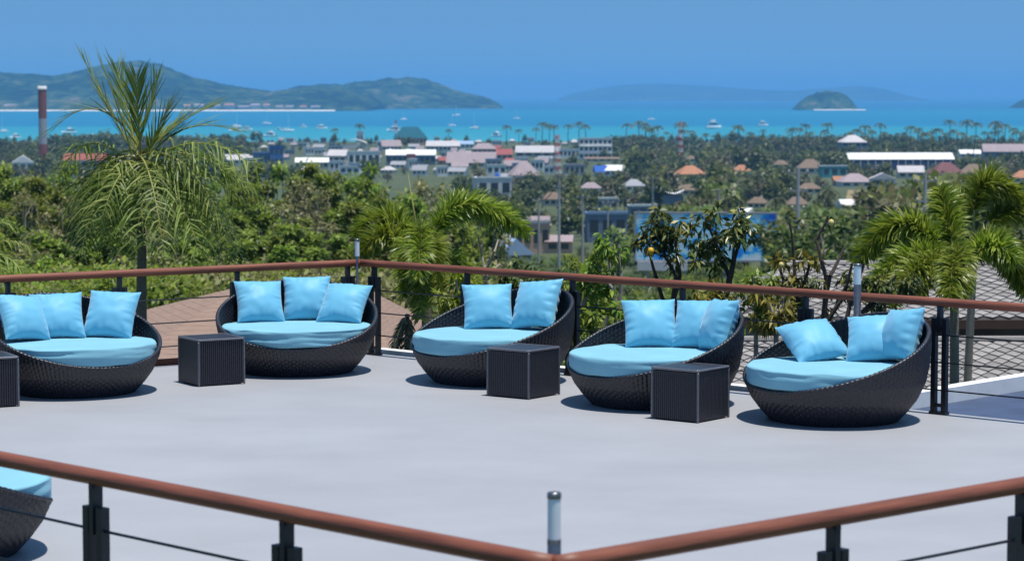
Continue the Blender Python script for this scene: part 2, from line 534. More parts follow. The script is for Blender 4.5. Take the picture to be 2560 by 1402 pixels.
def along(o, u, px, near=False):
    """distance along a rail from o (dir u) at which it shows at column px"""
    s = (px - 1280) / F
    # x = s * (y*cosP - (z-cam)*sinP) approximately x = s*y
    return (s * o.y - o.x) / (u.x - s * u.y)
fr = [along(FC, dR, p) for p in (935, 1168, 1432, 1708, 2017, 2355)]
fr += [fr[-1] + 1.15 * k for k in (1, 2, 3, 4)]
fl = [along(FC, dL, p) for p in (872, 595, 300, 20)]
fl += [fl[-1] + 1.15 * k for k in (1, 2, 3)]
print('post spacing R', [round(x, 2) for x in fr], 'L', [round(x, 2) for x in fl])
railing('brown handrail on black posts overlooking the grey diamond-tiled roofs', FC, FC + dR * (fr[-1] + .3), fr)
railing('brown handrail on black posts overlooking the brown shingle roof', FC + dL * .02, FC + dL * (fl[-1] + .3), fl)
nlp = [along(NC, nl, p) for p in (718, 235)]
nlp += [nlp[-1] + 1.25 * k for k in (1, 2)]
nrp = [along(NC, nr, p) for p in (2092, 2568)]
nrp += [nrp[-1] + 1.25]
print('near', nlp, nrp)
railing('thick brown handrail in front of the half-hidden daybed facing away', NC + nl * .02, NC + nl * (nlp[-1] + .5), nlp, (.25, .5, .76))
railing('thick brown handrail across the open deck, without a daybed behind it', NC, NC + nr * (nrp[-1] + .5), nrp, (.25, .5, .76))

def lamp_post(label, loc, h=1.285, r=.028, pr=None):
    pr = pr or r
    t = thing('bollard_lamp', label, 'lamp', loc, 0, 'slim bollard lamps at the railings')
    p = MB(); p.lathe([(r * 1.9, 0), (r * 1.9, .012), (pr, .02), (pr, h - .2), (pr * .9, h - .195)], 20); p.build('pole', M['steel'], t, True)
    p = MB(); p.lathe([(r * .96, h - .195), (r * .96, h - .025)], 20); p.build('diffuser', M['frost'], t, True)
    p = MB(); p.lathe([(r * .98, h - .026), (r * 1.04, h - .024), (r * 1.04, h - .006), (r * .9, h), (.001, h + .002)], 20); p.build('cap', M['steel'], t, True)
    p = MB(); p.lathe([(r * 1.02, h - .21), (r * 1.02, h - .19)], 20); p.build('collar', M['steel'], t, True)
    return t
lamp_post('steel bollard lamp where the two near handrails meet', NC + Vector((-.005, .14, 0)))
p = FC + Vector((-.03, -.16, 0)); lamp_post('steel bollard lamp at the far corner of the deck beside the three-pillow daybed', p, 1.29, .027, .013)
tq = along(FC, dR, 2165); p = FC + dR * tq - pR * .12; lamp_post('blue-grey bollard lamp behind the daybed with the tilted pillow', p, 1.33, .035)

# ------------------------------------------------------------------ daybeds
PROF_Z = [0, .05, .1, .2, .35, .5, .65, .8, .95]
PROF_R = [.56, .61, .655, .73, .80, .832, .845, .84, .815]
def rz(z): return float(np.interp(z, PROF_Z, PROF_R))
def rimz(phi): return .300 + .300 * (1 - math.cos(phi)) - .02 * math.sin(phi) ** 2
NR = 120
def shell_meshes():
    rng = random.Random(5)
    nphi, rows = NR * 5, 44
    out = []
    for inner in (False, True):
        mb = MB(); grid = []
        for j in range(rows + 1):
            row = []
            for i in range(nphi):
                phi = 2 * math.pi * i / nphi
                top = rimz(phi)
                z0 = 0.0 if not inner else min(.27, top - .02)
                z = z0 + (top - z0) * j / rows
                rib = math.cos(NR * phi)
                wv = math.cos(NR * .5 * phi) * (1 if (int(z / .022) % 2) else -1)
                r = rz(z) - (.024 if inner else 0)
                r += (.0055 * rib + .003 * wv) * (-1 if inner else 1)
                row.append((r * math.cos(phi), r * math.sin(phi), z))
            grid.append(row)
        if inner: grid = grid[::-1]
        mb.quadmesh(grid, closed_v=True)
        out.append(mb)
    rim = MB(); grid = []
    n = NR * 5
    for i in range(n):
        phi = 2 * math.pi * i / n
        z = rimz(phi); r = rz(z) - .012
        rad = .019 + .003 * math.cos(NR * phi + 1)
        row = []
        for k in range(10):
            a = 2 * math.pi * k / 10
            row.append(((r + rad * math.cos(a)) * math.cos(phi), (r + rad * math.cos(a)) * math.sin(phi), z + rad * .8 * math.sin(a)))
        grid.append(row)
    rim.quadmesh(grid, closed_u=True, closed_v=True)
    return out[0].mesh('outer_shell', M['wicker'], True), out[1].mesh('inner_shell', M['wicker'], True), rim.mesh('rim', M['wicker'], True)
SHO, SHI, SHR = shell_meshes()
_p = MB(); _p.lathe([(.001, .305), (.745, .305), (.745, .27), (.001, .27)], 48); PLAT = _p.mesh('seat_base', M['wicker'])
_p = MB(); _p.lathe([(.001, .004), (.53, .004), (.545, .03)], 48); FOOT = _p.mesh('base_plate', M['wicker'])

def cushion_mesh(seed, wrinkle):
    mb = MB(); rc = .765; z0, z1 = .318, .488; rings = []
    prof = [(.0005, z1 + .007)] + [(rc * f, z1 + .007 * (1 - f * f)) for f in (.2, .4, .6, .75, .86, .93)]
    for k in range(7):
        a = math.pi / 2 * (1 - k / 6)
        prof.append((rc - .022 + .022 * math.cos(a) , z1 - .022 + .022 * math.sin(a)))
    for k in range(1, 7): prof.append((rc + .004 * math.sin(math.pi * k / 7), z1 - .022 - (z1 - z0 - .052) * k / 7))
    for k in range(6):
        a = math.pi / 2 * k / 5
        prof.append((rc - .03 + .03 * math.cos(a), z0 + .03 - .03 * math.sin(a)))
    prof += [(rc * .6, z0), (.0005, z0)]
    n = 96; grid = []
    for r, z in prof:
        row = []
        for i in range(n):
            a = 2 * math.pi * i / n
            w = smooth(.5, .78, r)
            rr = r + w * wrinkle * mnoise.fractal(Vector((math.cos(a) * 1.4, math.sin(a) * 1.4, z * 26 + seed)), 1, 2, 3)
            zz = z + .006 * mnoise.noise(Vector((r * math.cos(a) * 4, r * math.sin(a) * 4, seed))) + w * wrinkle * .6 * mnoise.noise(Vector((math.cos(a) * 3, math.sin(a) * 3, seed + 4)))
            row.append((rr * math.cos(a), rr * math.sin(a), zz))
        grid.append(row)
    mb.quadmesh(grid, closed_v=True)
    return mb.mesh('seat_cushion', M['seat'], True)

def daybed(label, px, d_center, face_deg, seed, wrinkle=.012):
    """face_deg: world direction the open side looks to (270 = towards the camera)"""
    q = at_d(px, 900, d_center); loc = Vector((q.x, d_center, 0))
    t = thing('wicker_daybed', label, 'daybed', loc, R(face_deg), 'round dark wicker daybeds')
    link('outer_shell', SHO, t); link('inner_shell', SHI, t); link('rim', SHR, t); link('seat_base', PLAT, t); link('base_plate', FOOT, t)
    link('seat_cushion', cushion_mesh(seed, wrinkle), t).location = (.02, 0, 0)
    return loc

def pillow(label, loc, off, yaw, lean, roll=0.0, size=.50, seed=0, thick=.135, sink=0.0):
    size *= 1.02; n = 36; mb = MB(); H = size / 2
    def surf(u, v, s):
        e = max(0, (1 - u * u)) ** .52 * max(0, (1 - v * v)) ** .52
        pin_x = 1 - .075 * (1 - v * v) * abs(u) ** 2
        pin_z = 1 - .075 * (1 - u * u) * abs(v) ** 2
        x = H * u * pin_x; z = H * v * pin_z
        edge = max(abs(u), abs(v))
        y = thick * e
        # gathers along the seams + soft dents
        ang = (v if abs(u) > abs(v) else u)
        g = smooth(.45, .92, edge) * (1 - smooth(.93, 1.0, edge))
        y += .013 * g * (.4 + abs(mnoise.noise(Vector((ang * 2.1, seed * 1.7, 5))))) * math.sin(ang * 17 + 5 * mnoise.noise(Vector((ang * 3, seed, s)))) * (1 if s > 0 else .6)
        y += .010 * mnoise.fractal(Vector((u * 1.5 + seed, v * 1.5, s * 3.0)), 1, 2, 2) * min(1, e * 2)
        sag = .018 * math.sin(u * 2 + seed) * (1 - v) * .5
        return (x, s * y, z + sag * .3)
    for s in (-1, 1):
        grid = [[surf(-1 + 2 * i / n, -1 + 2 * j / n, s) for j in range(n + 1)] for i in range(n + 1)]
        if s > 0: grid = grid[::-1]
        mb.quadmesh(grid)
    o = mb.build('throw_pillow', M['pillow'], None, True)
    tag(o, label, 'pillow', 'turquoise satin throw pillows')
    # local -Y is the face that looks out; lean tips the top backwards (+Y)
    rot = Matrix.Rotation(R(yaw), 4, 'Z') @ Matrix.Rotation(R(-lean - 15), 4, 'X') @ Matrix.Rotation(R(roll), 4, 'Y')
    corners = [rot @ Vector((sx * H, 0, sz * H)) for sx in (-1, 1) for sz in (-1, 1)]
    low = min(c.z for c in corners)
    o.matrix_world = Matrix.Translation(Vector((loc.x + off[0], loc.y + off[1], .493 - low * .965 - sink))) @ rot
    return o

c1 = daybed('dark wicker daybed with pillows fanned around its back, beside the lone palm trunk', 190, 23.4, 305, 1)
c2 = daybed('dark wicker daybed facing straight out at the deck corner, three upright pillows in a row', 743, 25.15, 272, 2, .02)
c3 = daybed('dark wicker daybed with only two pillows, its rear end behind a cube table', 1226, 24.3, 222, 3)
c4 = daybed('dark wicker daybed between the two cube tables of the right-hand row', 1632, 22.5, 220, 4)
c5 = daybed('dark wicker daybed at the row end with one pillow tipped flat', 2086, 21.4, 216, 5)
c6 = daybed('dark wicker daybed half hidden behind the near handrail', -196, 15.05, 32, 6)

pillow('turquoise pillow slumped at the outer arm of the daybed by the palm trunk', c1, (-.53, .08), 46, 20, 7, .5, 1)
pillow('turquoise pillow overlapping the slumped one on the daybed by the palm trunk', c1, (-.25, .40), 14, 20, -2, .51, 2)
pillow('turquoise pillow standing alone on the daybed by the palm trunk', c1, (.27, .47), -8, 17, 2, .51, 3)
pillow('turquoise pillow at the cube-table end of the corner daybed', c2, (-.43, .38), 16, 20, 1, .5, 4)
pillow('turquoise pillow in the middle of the corner daybed, tallest of its three', c2, (.055, .56), 2, 14, -1, .5, 5, sink=-.01)
pillow('turquoise pillow at the post end of the corner daybed, lowest of its three', c2, (.47, .36), -16, 27, 2, .5, 6)
pillow('turquoise pillow square to the viewer on the daybed with two pillows', c3, (-.03, .47), 4, 16, -1, .51, 7)
pillow('turquoise pillow leaning on the high back of the daybed with two pillows', c3, (.47, .32), -38, 13, -7, .53, 8)
pillow('turquoise pillow facing out on the daybed between the cube tables', c4, (.0, .46), 4, 18, -1, .51, 9)
pillow('turquoise pillow in the middle of the daybed between the cube tables', c4, (.46, .36), -24, 16, -3, .5, 10)
pillow('turquoise pillow seen nearly edge-on against the high back between the cube tables', c4, (.62, .06), -68, 6, -3, .50, 11)
pillow('turquoise pillow tipped back on a slant on the end daybed', c5, (-.14, .42), 8, 42, -13, .52, 12)
pillow('turquoise pillow leaning against another on the end daybed', c5, (.40, .31), -20, 27, -6, .5, 13)
pillow('turquoise pillow in half shade against the high back of the end daybed', c5, (.61, .12), -64, 6, -7, .49, 14)

# ------------------------------------------------------------------ cube tables
TS, TH = .5, .47
def table_parts():
    P = []
    for k in range(4):
        mb = MB(); N = 22; grid = []
        n = N * 4
        for zc in (0.012, TH - .03):
            row = []
            for i in range(n + 1):
                x = -TS / 2 + .012 + (TS - .024) * i / n
                ph = (i % 4)
                y = -TS / 2 + (.004 if ph in (1, 2) else .0) + (.004 if ph == 0 else 0)
                y = -TS / 2 + (.009 if ph == 0 else .002)
                row.append((x, y, zc))
            grid.append(row)
        mb.quadmesh(grid)
        rot = Matrix.Rotation(k * math.pi / 2, 4, 'Z')
        mb.v = [tuple(rot @ Vector(p)) for p in mb.v]
        P.append(('side_panel', mb.mesh('side_panel', M['wicker'])))
    mb = MB(); mb.box((0, 0, TH - .014), (TS - .03, TS - .03, .022)); P.append(('table_top', mb.mesh('table_top', M['wicker'])))
    for k in range(4):
        mb = MB()
        a = [(-TS / 2 + .006, -TS / 2 + .006, TH - .012 + .0035 * (i % 2)) for i in range(2)]
        pts = [(-TS / 2 + .004 + (TS - .008) * i / 40, -TS / 2 + .005, TH - .012) for i in range(41)]
        mb.tube(pts, [.011 + .003 * (i % 2) for i in range(41)], 6)
        rot = Matrix.Rotation(k * math.pi / 2, 4, 'Z'); mb.v = [tuple(rot @ Vector(p)) for p in mb.v]
        P.append(('top_edge', mb.mesh('top_edge', M['wickeredge'], True)))
        mb = MB()
        pts = [(-TS / 2 + .005, -TS / 2 + .005, .004 + (TH - .03) * i / 40) for i in range(41)]
        mb.tube(pts, [.010 + .003 * (i % 2) for i in range(41)], 6)
        mb.v = [tuple(rot @ Vector(p)) for p in mb.v]
        P.append(('corner_edge', mb.mesh('corner_edge', M['wickeredge'], True)))
    return P
M['wickeredge'] = mat('wicker_edge_glint', (.11, .11, .13), .32, .45, 60, spec=.8)  # braid lightened so the glints along the table edges sit in its colour
TP = table_parts()
def cube_table(label, px, py, ang):
    f = at_z(px, py)                 # nearest bottom corner
    c, s = math.cos(R(ang)), math.sin(R(ang))
    ctr = f + Vector((c * TS / 2 - s * TS / 2, s * TS / 2 + c * TS / 2, 0))
    t = thing('cube_side_table', label, 'side table', ctr, R(ang), 'dark wicker cube tables')
    for nme, me in TP: link(nme, me, t)
cube_table('dark wicker cube table standing clear between the palm-trunk daybed and the corner daybed', 497, 967, 31)
cube_table('dark wicker cube table overlapping the daybed with two pillows', 1322, 999, 53)
cube_table('dark wicker cube table overlapping the three-pillow daybed next to the end one', 1745, 1058, 52)
cube_table('dark wicker cube table cut off at the outer arm of the palm-trunk daybed', -85, 1024, 28)

# ------------------------------------------------------------------ foliage tools
def rvec(rng):
    while True:
        v = Vector((rng.uniform(-1, 1), rng.uniform(-1, 1), rng.uniform(-1, 1)))
        if .05 < v.length <= 1: return v

def leaf(mb, p, d, nrm, L, W, fold=.0):
    s = d.cross(nrm)
    s = s.normalized() if s.length > 1e-6 else Vector((1, 0, 0))
    o = len(mb.v)
    m_ = p + d * (L * .45)
    mb.v += [tuple(p), tuple(m_ + s * W / 2), tuple(p + d * L - nrm * (L * fold)), tuple(m_ - s * W / 2)]
    mb.f.append((o, o + 1, o + 2, o + 3))

def leaf_cloud(mb, clumps, n, L, W, rng, down=.35, shell=.55):
    wsum = sum(c[1] ** 2 for c in clumps); 
    for c, r in clumps:
        c = Vector(c)
        for _ in range(max(1, int(n * r * r / wsum))):
            v = rvec(rng); v = v.normalized() * (shell + (1 - shell) * rng.random()) * rng.uniform(.55, 1.05)
            p = c + v * r
            d = (v + rvec(rng) * .9 + Vector((0, 0, -down))).normalized()
            nrm = (rvec(rng) + Vector((0, 0, .9)) + v * .4).normalized()
            k = rng.uniform(.65, 1.25)
            leaf(mb, p, d, nrm, L * k, W * k, .15)
            o = len(mb.v) - 4
            cnv = (v.normalized() * .75 + Vector((0, 0, .55)) + rvec(rng) * .45).normalized()
            a_, b_, c_ = (Vector(mb.v[o + q]) for q in (0, 1, 2))
            if (b_ - a_).cross(c_ - a_).dot(cnv) < 0: mb.f[-1] = (o, o + 3, o + 2, o + 1)
            for q in range(4): mb.cn[o + q] = tuple(cnv)

def bend_tube(mb, a, b, r0, r1, rng, wob=.08, seg=5, n=6):
    a, b = Vector(a), Vector(b); pts = []; L = (b - a).length
    off = [rvec(rng) * wob * L for _ in range(2)]
    for i in range(seg + 1):
        t = i / seg
        pts.append(a.lerp(b, t) + off[0] * math.sin(math.pi * t) + off[1] * math.sin(2 * math.pi * t) * .4)
    mb.tube(pts, [r0 + (r1 - r0) * i / seg for i in range(seg + 1)], n, caps=False)
    return pts

M['lf_hill'] = leafmat('hillside_leaf', (.075, .125, .014), (.17, .25, .028), (.34, .39, .065), trans=.45, objrand=.3)
M['lf_hill2'] = leafmat('dry_hillside_leaf', (.12, .125, .045), (.22, .22, .08), (.34, .31, .15), trans=.35, objrand=.2)
M['lf_town'] = leafmat('town_tree_leaf', (.045, .075, .024), (.095, .14, .042), (.18, .22, .075), trans=.35, objrand=.35)
M['lf_palm'] = leafmat('coconut_leaf', (.06, .11, .014), (.17, .24, .035), (.42, .47, .14), rough=.45, trans=.4, objrand=.12, spec=.35)
M['lf_fox'] = leafmat('foxtail_leaf', (.09, .15, .010), (.22, .30, .02), (.44, .48, .09), rough=.38, trans=.45, objrand=.12, spec=.5)
M['lf_mango'] = leafmat('mango_leaf', (.03, .06, .014), (.08, .12, .025), (.28, .26, .06), rough=.35, trans=.22, objrand=.1, spec=.6)
M['lf_yel'] = leafmat('yellow_leaf', (.09, .11, .02), (.20, .20, .03), (.40, .33, .06), rough=.4, trans=.3, objrand=.15)
M['lf_dry'] = leafmat('dry_frond', (.05, .05, .025), (.12, .11, .055), (.25, .22, .12), trans=.2, objrand=.1)

# ------------------------------------------------------------------ hillside wood on the left
def hill_tree_parts(seed, dry):
    rng = random.Random(seed)
    H = 7.0
    tb_, cl = MB(), []
    for s in range(rng.randint(2, 4)):
        bx, by = rng.uniform(-.3, .3), rng.uniform(-.3, .3)
        tip = (bx + rng.uniform(-1.1, 1.1), by + rng.uniform(-1.1, 1.1), H * rng.uniform(.75, .96))
        pts = bend_tube(tb_, (bx * .3, by * .3, -.4), tip, .09, .02, rng, .05, 6, 5)
        for k in range(7):
            t = rng.uniform(.22, 1.0); q = pts[min(6, int(t * 6))].lerp(pts[min(6, int(t * 6) + 1)], (t * 6) % 1)
            e = q + Vector((rng.uniform(-1, 1), rng.uniform(-1, 1), rng.uniform(.1, .9))) * rng.uniform(.4, 1.1)
            bend_tube(tb_, q, e, .028, .008, rng, .06, 3, 4)
            cl.append((e, rng.uniform(.28, .72)))
    for k in range(3):                              # bare twigs above the leaves
        a = rng.choice(cl)[0]; bend_tube(tb_, a, a + Vector((rng.uniform(-.5, .5), rng.uniform(-.5, .5), rng.uniform(.6, 1.5))), .02, .006, rng, .05, 3, 4)
    cb = MB(); leaf_cloud(cb, cl, 2300 if not dry else 1000, .30, .16, rng, .2, .3)
    return tb_.mesh('trunk', M['twig']), cb.mesh('crown', M['lf_hill2' if dry else 'lf_hill'])
HT = [hill_tree_parts(100 + i, i in (3, 6)) for i in range(8)]

def place_hill_tree(px, d, ytop, rng, v=None):
    x = (px - 1280) / F * d
    g = gz(x, d); top = CAMZ - (ytop - HORY) * d / F
    h = top - g
    if h < 1.2: return
    h = min(h, 11)
    v = rng.randrange(8) if v is None else v
    dry = v in (3, 6)
    t = thing('hillside_tree', 'sparse grey-brown tree among the green hillside wood' if dry else 'leafy yellow-green tree in the hillside wood behind the brown roof', 'tree',
              (x, d, g), rng.uniform(0, 6.28), 'grey-brown trees of the hillside wood' if dry else 'green trees of the hillside wood')
    sc = h / 7.0; t.scale = (max(.75, sc) * rng.uniform(.9, 1.15),) * 2 + (sc,)
    link('trunk', HT[v][0], t); link('crown', HT[v][1], t)

rng = random.Random(11)
def wood_top(px):
    return float(np.interp(px, [-200, 0, 150, 400, 650, 900, 1000, 1100, 1170, 1240, 1300], [405, 402, 425, 425, 420, 412, 420, 445, 500, 575, 640]))
for (d0, d1, lift, n) in ((150, 175, 0, 34), (125, 148, 28, 34), (104, 124, 75, 36), (88, 103, 135, 34), (76, 86, 205, 26)):
    for i in range(n):
        px = -120 + 1360 * (i + rng.uniform(-.45, .45)) / n
        if px > 1235: continue
        place_hill_tree(px, rng.uniform(d0, d1), wood_top(px) + lift + rng.uniform(-14, 24), rng)

# low scrub between the wood and the deck, and along the valley
def shrub_mesh(seed, mk, L=.15, W=.085, n=3600, r=2.2):
    rng = random.Random(seed); cb = MB()
    cl = [(Vector((rng.uniform(-.8, .8), rng.uniform(-.8, .8), rng.uniform(.25, .95))) * r, rng.uniform(.16, .34) * r) for _ in range(24)]
    leaf_cloud(cb, cl, n, L, W, rng, .15, .4)
    tb_ = MB()
    for k in range(5): bend_tube(tb_, (0, 0, -.3), cl[k][0], .03, .01, rng, .06, 4, 4)
    return tb_.mesh('stems', M['twig']), cb.mesh('foliage', M[mk])
SH = [shrub_mesh(300, 'lf_hill'), shrub_mesh(301, 'lf_hill'), shrub_mesh(302, 'lf_town'), shrub_mesh(303, 'lf_hill2')]
def scrub(px, d, ytop, rng, v, label, group, wide=1.0):
    x = (px - 1280) / F * d; g = gz(x, d); h = CAMZ - (ytop - HORY) * d / F - g
    if h < .5: return
    t = thing('scrub_bush', label, 'bush', (x, d, g), rng.uniform(0, 6.28), group)
    t.scale = (max(.7, min(1.4, h * .4)) * wide,) * 2 + (h / 2.7,)
    link('stems', SH[v][0], t); link('foliage', SH[v][1], t)
for i in range(46):
    px = -60 + 1240 * (i + rng.uniform(-.4, .4)) / 46
    scrub(px, rng.uniform(62, 78), rng.uniform(632, 668), rng, rng.choice((0, 1, 0, 1, 3)), 'low green bush at the foot of the hillside wood', 'bushes at the foot of the hillside wood', 1.0)
for i in range(60):
    px = 1150 + 1450 * (i + rng.uniform(-.4, .4)) / 60
    d = rng.uniform(150, 330)
    scrub(px, d, HORY + (CAMZ - gz(20, d) - rng.uniform(2.5, 4.5)) * F / d, rng, rng.choice((0, 2, 2, 1)), 'dark green bush on the slope below the billboard', 'bushes on the slope below the billboard', 1.25)
for i in range(40):
    px = 1120 + 1480 * (i + rng.uniform(-.4, .4)) / 40
    d = rng.uniform(60, 110)
    scrub(px, d, rng.uniform(690, 760), rng, rng.choice((0, 1, 2, 1)), 'green bush on the bank close below the terrace', 'bushes on the bank below the terrace', 1.1)

# fuller trees on the valley side to the right and in the gap next to the wood
VT = [hill_tree_parts(140, False), hill_tree_parts(141, False), hill_tree_parts(142, True)]
M['lf_valley'] = leafmat('valley_leaf', (.03, .055, .012), (.07, .105, .022), (.15, .17, .04), trans=.3, objrand=.3)
for q in VT: q[1].materials[0] = M['lf_valley']
rng = random.Random(19)
for i in range(64):
    px = rng.choice((rng.uniform(1950, 2640), rng.uniform(1950, 2640), rng.uniform(1130, 1240), rng.uniform(1900, 2300)))
    d = rng.uniform(110, 260)
    top = rng.uniform(520, 600) if px > 1900 else rng.uniform(560, 640)
    x = (px - 1280) / F * d; g = gz(x, d); h = CAMZ - (top - HORY) * d / F - g
    if h < 1.5 or h > 13 or abs(px - 1995) < 30: continue
    v = rng.randrange(3); sc = h / 7
    t = thing('valley_tree', ('brownish thin tree' if v == 2 else 'dark green full tree') + ' on the valley side behind the diamond-tiled roofs' if px > 1900 else 'dark tree in the gap beside the hillside wood', 'tree', (x, d, g), rng.uniform(0, 6.28), 'valley side trees' if px > 1900 else 'trees in the gap beside the wood')
    t.scale = (max(.8, sc) * 1.25,) * 2 + (sc,)
    link('trunk', VT[v][0], t); link('crown', VT[v][1], t)
for i in range(70):
    px = rng.uniform(1160, 2600); d = rng.uniform(250, 470); h = rng.uniform(1.5, 3.5); x = (px - 1280) / F * d
    top = HORY + (CAMZ - gz(x, d) - h) * F / d
    if 1580 < px < 1950 and d < 300: continue
    if 1225 < px < 1440 and top < 622 : continue
    scrub(px, d, top, rng, rng.choice((0, 2, 2, 1, 3)), 'scattered bush along the road beyond the billboard', 'bushes along the road', 1.6)

# ------------------------------------------------------------------ palms beside the terrace
def bez(a, b, c, t): return a * (1 - t) ** 2 + b * (2 * t * (1 - t)) + c * t * t
def blade(mb, p, d, nrm, L, W, droop):
    """a leaflet: narrow strip that bends down along its length"""
    s = d.cross(nrm)
    s = s.normalized() if s.length > 1e-6 else Vector((1, 0, 0))
    o = len(mb.v); dd = d.copy(); q = p.copy(); seg = 3
    for k in range(seg):
        w = W * (.7, 1.0, .75)[k] / 2
        mb.v += [tuple(q + s * w), tuple(q - s * w)]
        q = q + dd * (L / seg)
        dd = (dd + Vector((0, 0, -droop))).normalized()
    mb.v.append(tuple(q))
    for k in range(seg - 1): mb.f.append((o + 2 * k, o + 2 * k + 1, o + 2 * k + 3, o + 2 * k + 2))
    mb.f.append((o + 2 * seg - 2, o + 2 * seg - 1, o + 2 * seg))

def frond(parent, base, a, b, c, n, ll, W, rng, plum=False, droop=.28, mk='lf_palm', start=.16, r0=.018, fwd=1.0):
    a, b, c = a - base, b - base, c - base
    mb = MB(); st = MB(); pts = [bez(a, b, c, i / 14) for i in range(15)]
    st.tube(pts, [r0 * (1 - .82 * i / 14) for i in range(15)], 6)
    for i in range(n):
        t = start + (1 - start) * (i + rng.random() * .6) / n
        p = bez(a, b, c, t); T = ((b - a) * (2 * (1 - t)) + (c - b) * (2 * t)).normalized()
        S = T.cross(Vector((0, 0, 1)))
        S = S.normalized() if S.length > .05 else Vector((1, 0, 0))
        N = S.cross(T).normalized()
        if fwd < 1 and rng.random() < .14: continue
        prof = (.55 + .45 * math.sin(math.pi * min(1, (t - start) / (1 - start) * .85 + .12))) * (rng.uniform(.82, 1.12) if fwd == 1 else rng.uniform(.6, 1.2))
        if t > .93: prof *= .8
        if plum:
            for k in range(7):
                an = rng.uniform(0, 2 * math.pi)
                dr = (S * math.cos(an) + N * math.sin(an) + T * rng.uniform(.2, .9) + rvec(rng) * .25).normalized()
                blade(mb, p, dr, (T.cross(dr) + rvec(rng) * .3).normalized(), ll * prof, W, droop)
        else:
            for s in (-1, 1):
                dr = (S * s + T * rng.uniform(.55, .95) * fwd + N * rng.uniform(-.05, .35) + rvec(rng) * (.16 if fwd > 1 else .34)).normalized()
                blade(mb, p, dr, (N + rvec(rng) * .35).normalized(), ll * prof, W, droop * rng.uniform(.6, 1.5))
    f = mb.build('frond', M[mk], parent)
    st.build('frond_stem', M['rachis'], f, True)

def trunk(parent, base, pts, r0, r1, mk='bark', ring=.0):
    mb = MB(); n = 30; P = []
    for i in range(n + 1):
        t = i / n * (len(pts) - 1); k = min(len(pts) - 2, int(t)); P.append(pts[k].lerp(pts[k + 1], t - k) - base)
    mb.tube(P, [(r0 + (r1 - r0) * i / n) * (1 + ring * (i % 2)) for i in range(n + 1)], 10)
    return mb.build('trunk', M[mk], parent, True)

# coconut palm
rng = random.Random(21)
D = 33.0
crown = at_d(345, 400, D); x0 = at_d(357, 700, D)
pbase = Vector((x0.x, D, gz(x0.x, D)))
t = thing('coconut_palm', 'tall ragged coconut palm with hanging fronds, rising behind the left handrail', 'palm tree', pbase)
trunk(t, pbase, [pbase + Vector((.02, 0, -.2)), at_d(353, 760, D), at_d(355, 640, D), crown], .085, .05, 'bark', .05)
spec = [ # control px, tip px, depth offset of control, of tip
    ((300, 330), (205, 140), .1, .2), ((318, 320), (250, 150), -.1, -.1), ((325, 300), (292, 175), .3, .4), ((345, 310), (340, 190), -.3, -.4), ((368, 310), (392, 195), 0, .1), ((385, 330), (425, 262), -.3, -.3), ((400, 350), (450, 300), .3, .4),
    ((250, 190), (128, 330), -.2, -.3), ((215, 270), (145, 450), .3, .5), ((430, 300), (535, 265), .2, .3), ((440, 270), (600, 330), .5, .9),
    ((470, 330), (620, 470), -.2, -.2), ((450, 330), (560, 560), -.6, -.8), ((520, 330), (650, 500), .4, .6), ((500, 300), (640, 420), -.5, -.7), ((450, 360), (600, 600), .8, 1.1), ((240, 330), (180, 560), .4, .6), ((270, 340), (200, 640), -.5, -.8), ((430, 380), (500, 640), -.8, -1.1),
    ((470, 420), (610, 650), -.3, -.4), ((380, 400), (410, 640), -1.1, -1.4), ((300, 390), (250, 560), -.8, -1.0), ((260, 380), (160, 530), -.2, -.3),
    ((300, 420), (300, 640), -.4, -.7), ((230, 440), (230, 480), .6, .9), ((420, 430), (470, 560), .7, 1.1), ((350, 420), (360, 620), -.9, -1.1), ((330, 360), (300, 500), .9, 1.3), ((440, 440), (540, 640), .2, .3), ((400, 420), (440, 620), .1, .1)]
for k in range(13):                     # old fronds hanging close to the trunk
    tx = rng.uniform(190, 670); spec.append(((350 + (tx - 350) * .55, rng.uniform(340, 430)), (tx, rng.uniform(500, 680)), rng.uniform(-1, 1), rng.uniform(-1.3, 1.3)))
for (cp, tp, dc, dt) in spec:
    hang = tp[1] > 400
    frond(t, pbase, crown + Vector((rng.uniform(-.08, .08), rng.uniform(-.06, .06), rng.uniform(-.25, .12))), at_d(*cp, D + dc), at_d(*tp, D + dt), 34 if hang else 22, rng.uniform(.5, .8) if hang else .62, .022, rng, False, rng.uniform(.4, .75) if hang else .05, 'lf_palm', .2, .018, .8 if hang else 3.4)

# palm whose crown is mostly outside the picture, at the far left
pb_ = Vector((at_d(-90, 700, 34).x, 34.0, gz(-7.5, 34)))
t = thing('coconut_palm', 'feathery palm fronds reaching in beside the left end of the handrail', 'palm tree', pb_)
cr = at_d(-90, 650, 34)
trunk(t, pb_, [pb_ + Vector((0, 0, -.2)), cr], .09, .06)
for cp, tp, dc in (((10, 560), (92, 640), 0), ((0, 600), (70, 690), -.4), ((-20, 520), (40, 570), .3), ((-60, 540), (30, 720), -.7), ((-150, 520), (-240, 640), 0), ((-130, 480), (-160, 470), .3)):
    frond(t, pb_, cr, at_d(*cp, 34 + dc), at_d(*tp, 34 + dc), 34, .36, .022, rng, False, .4)

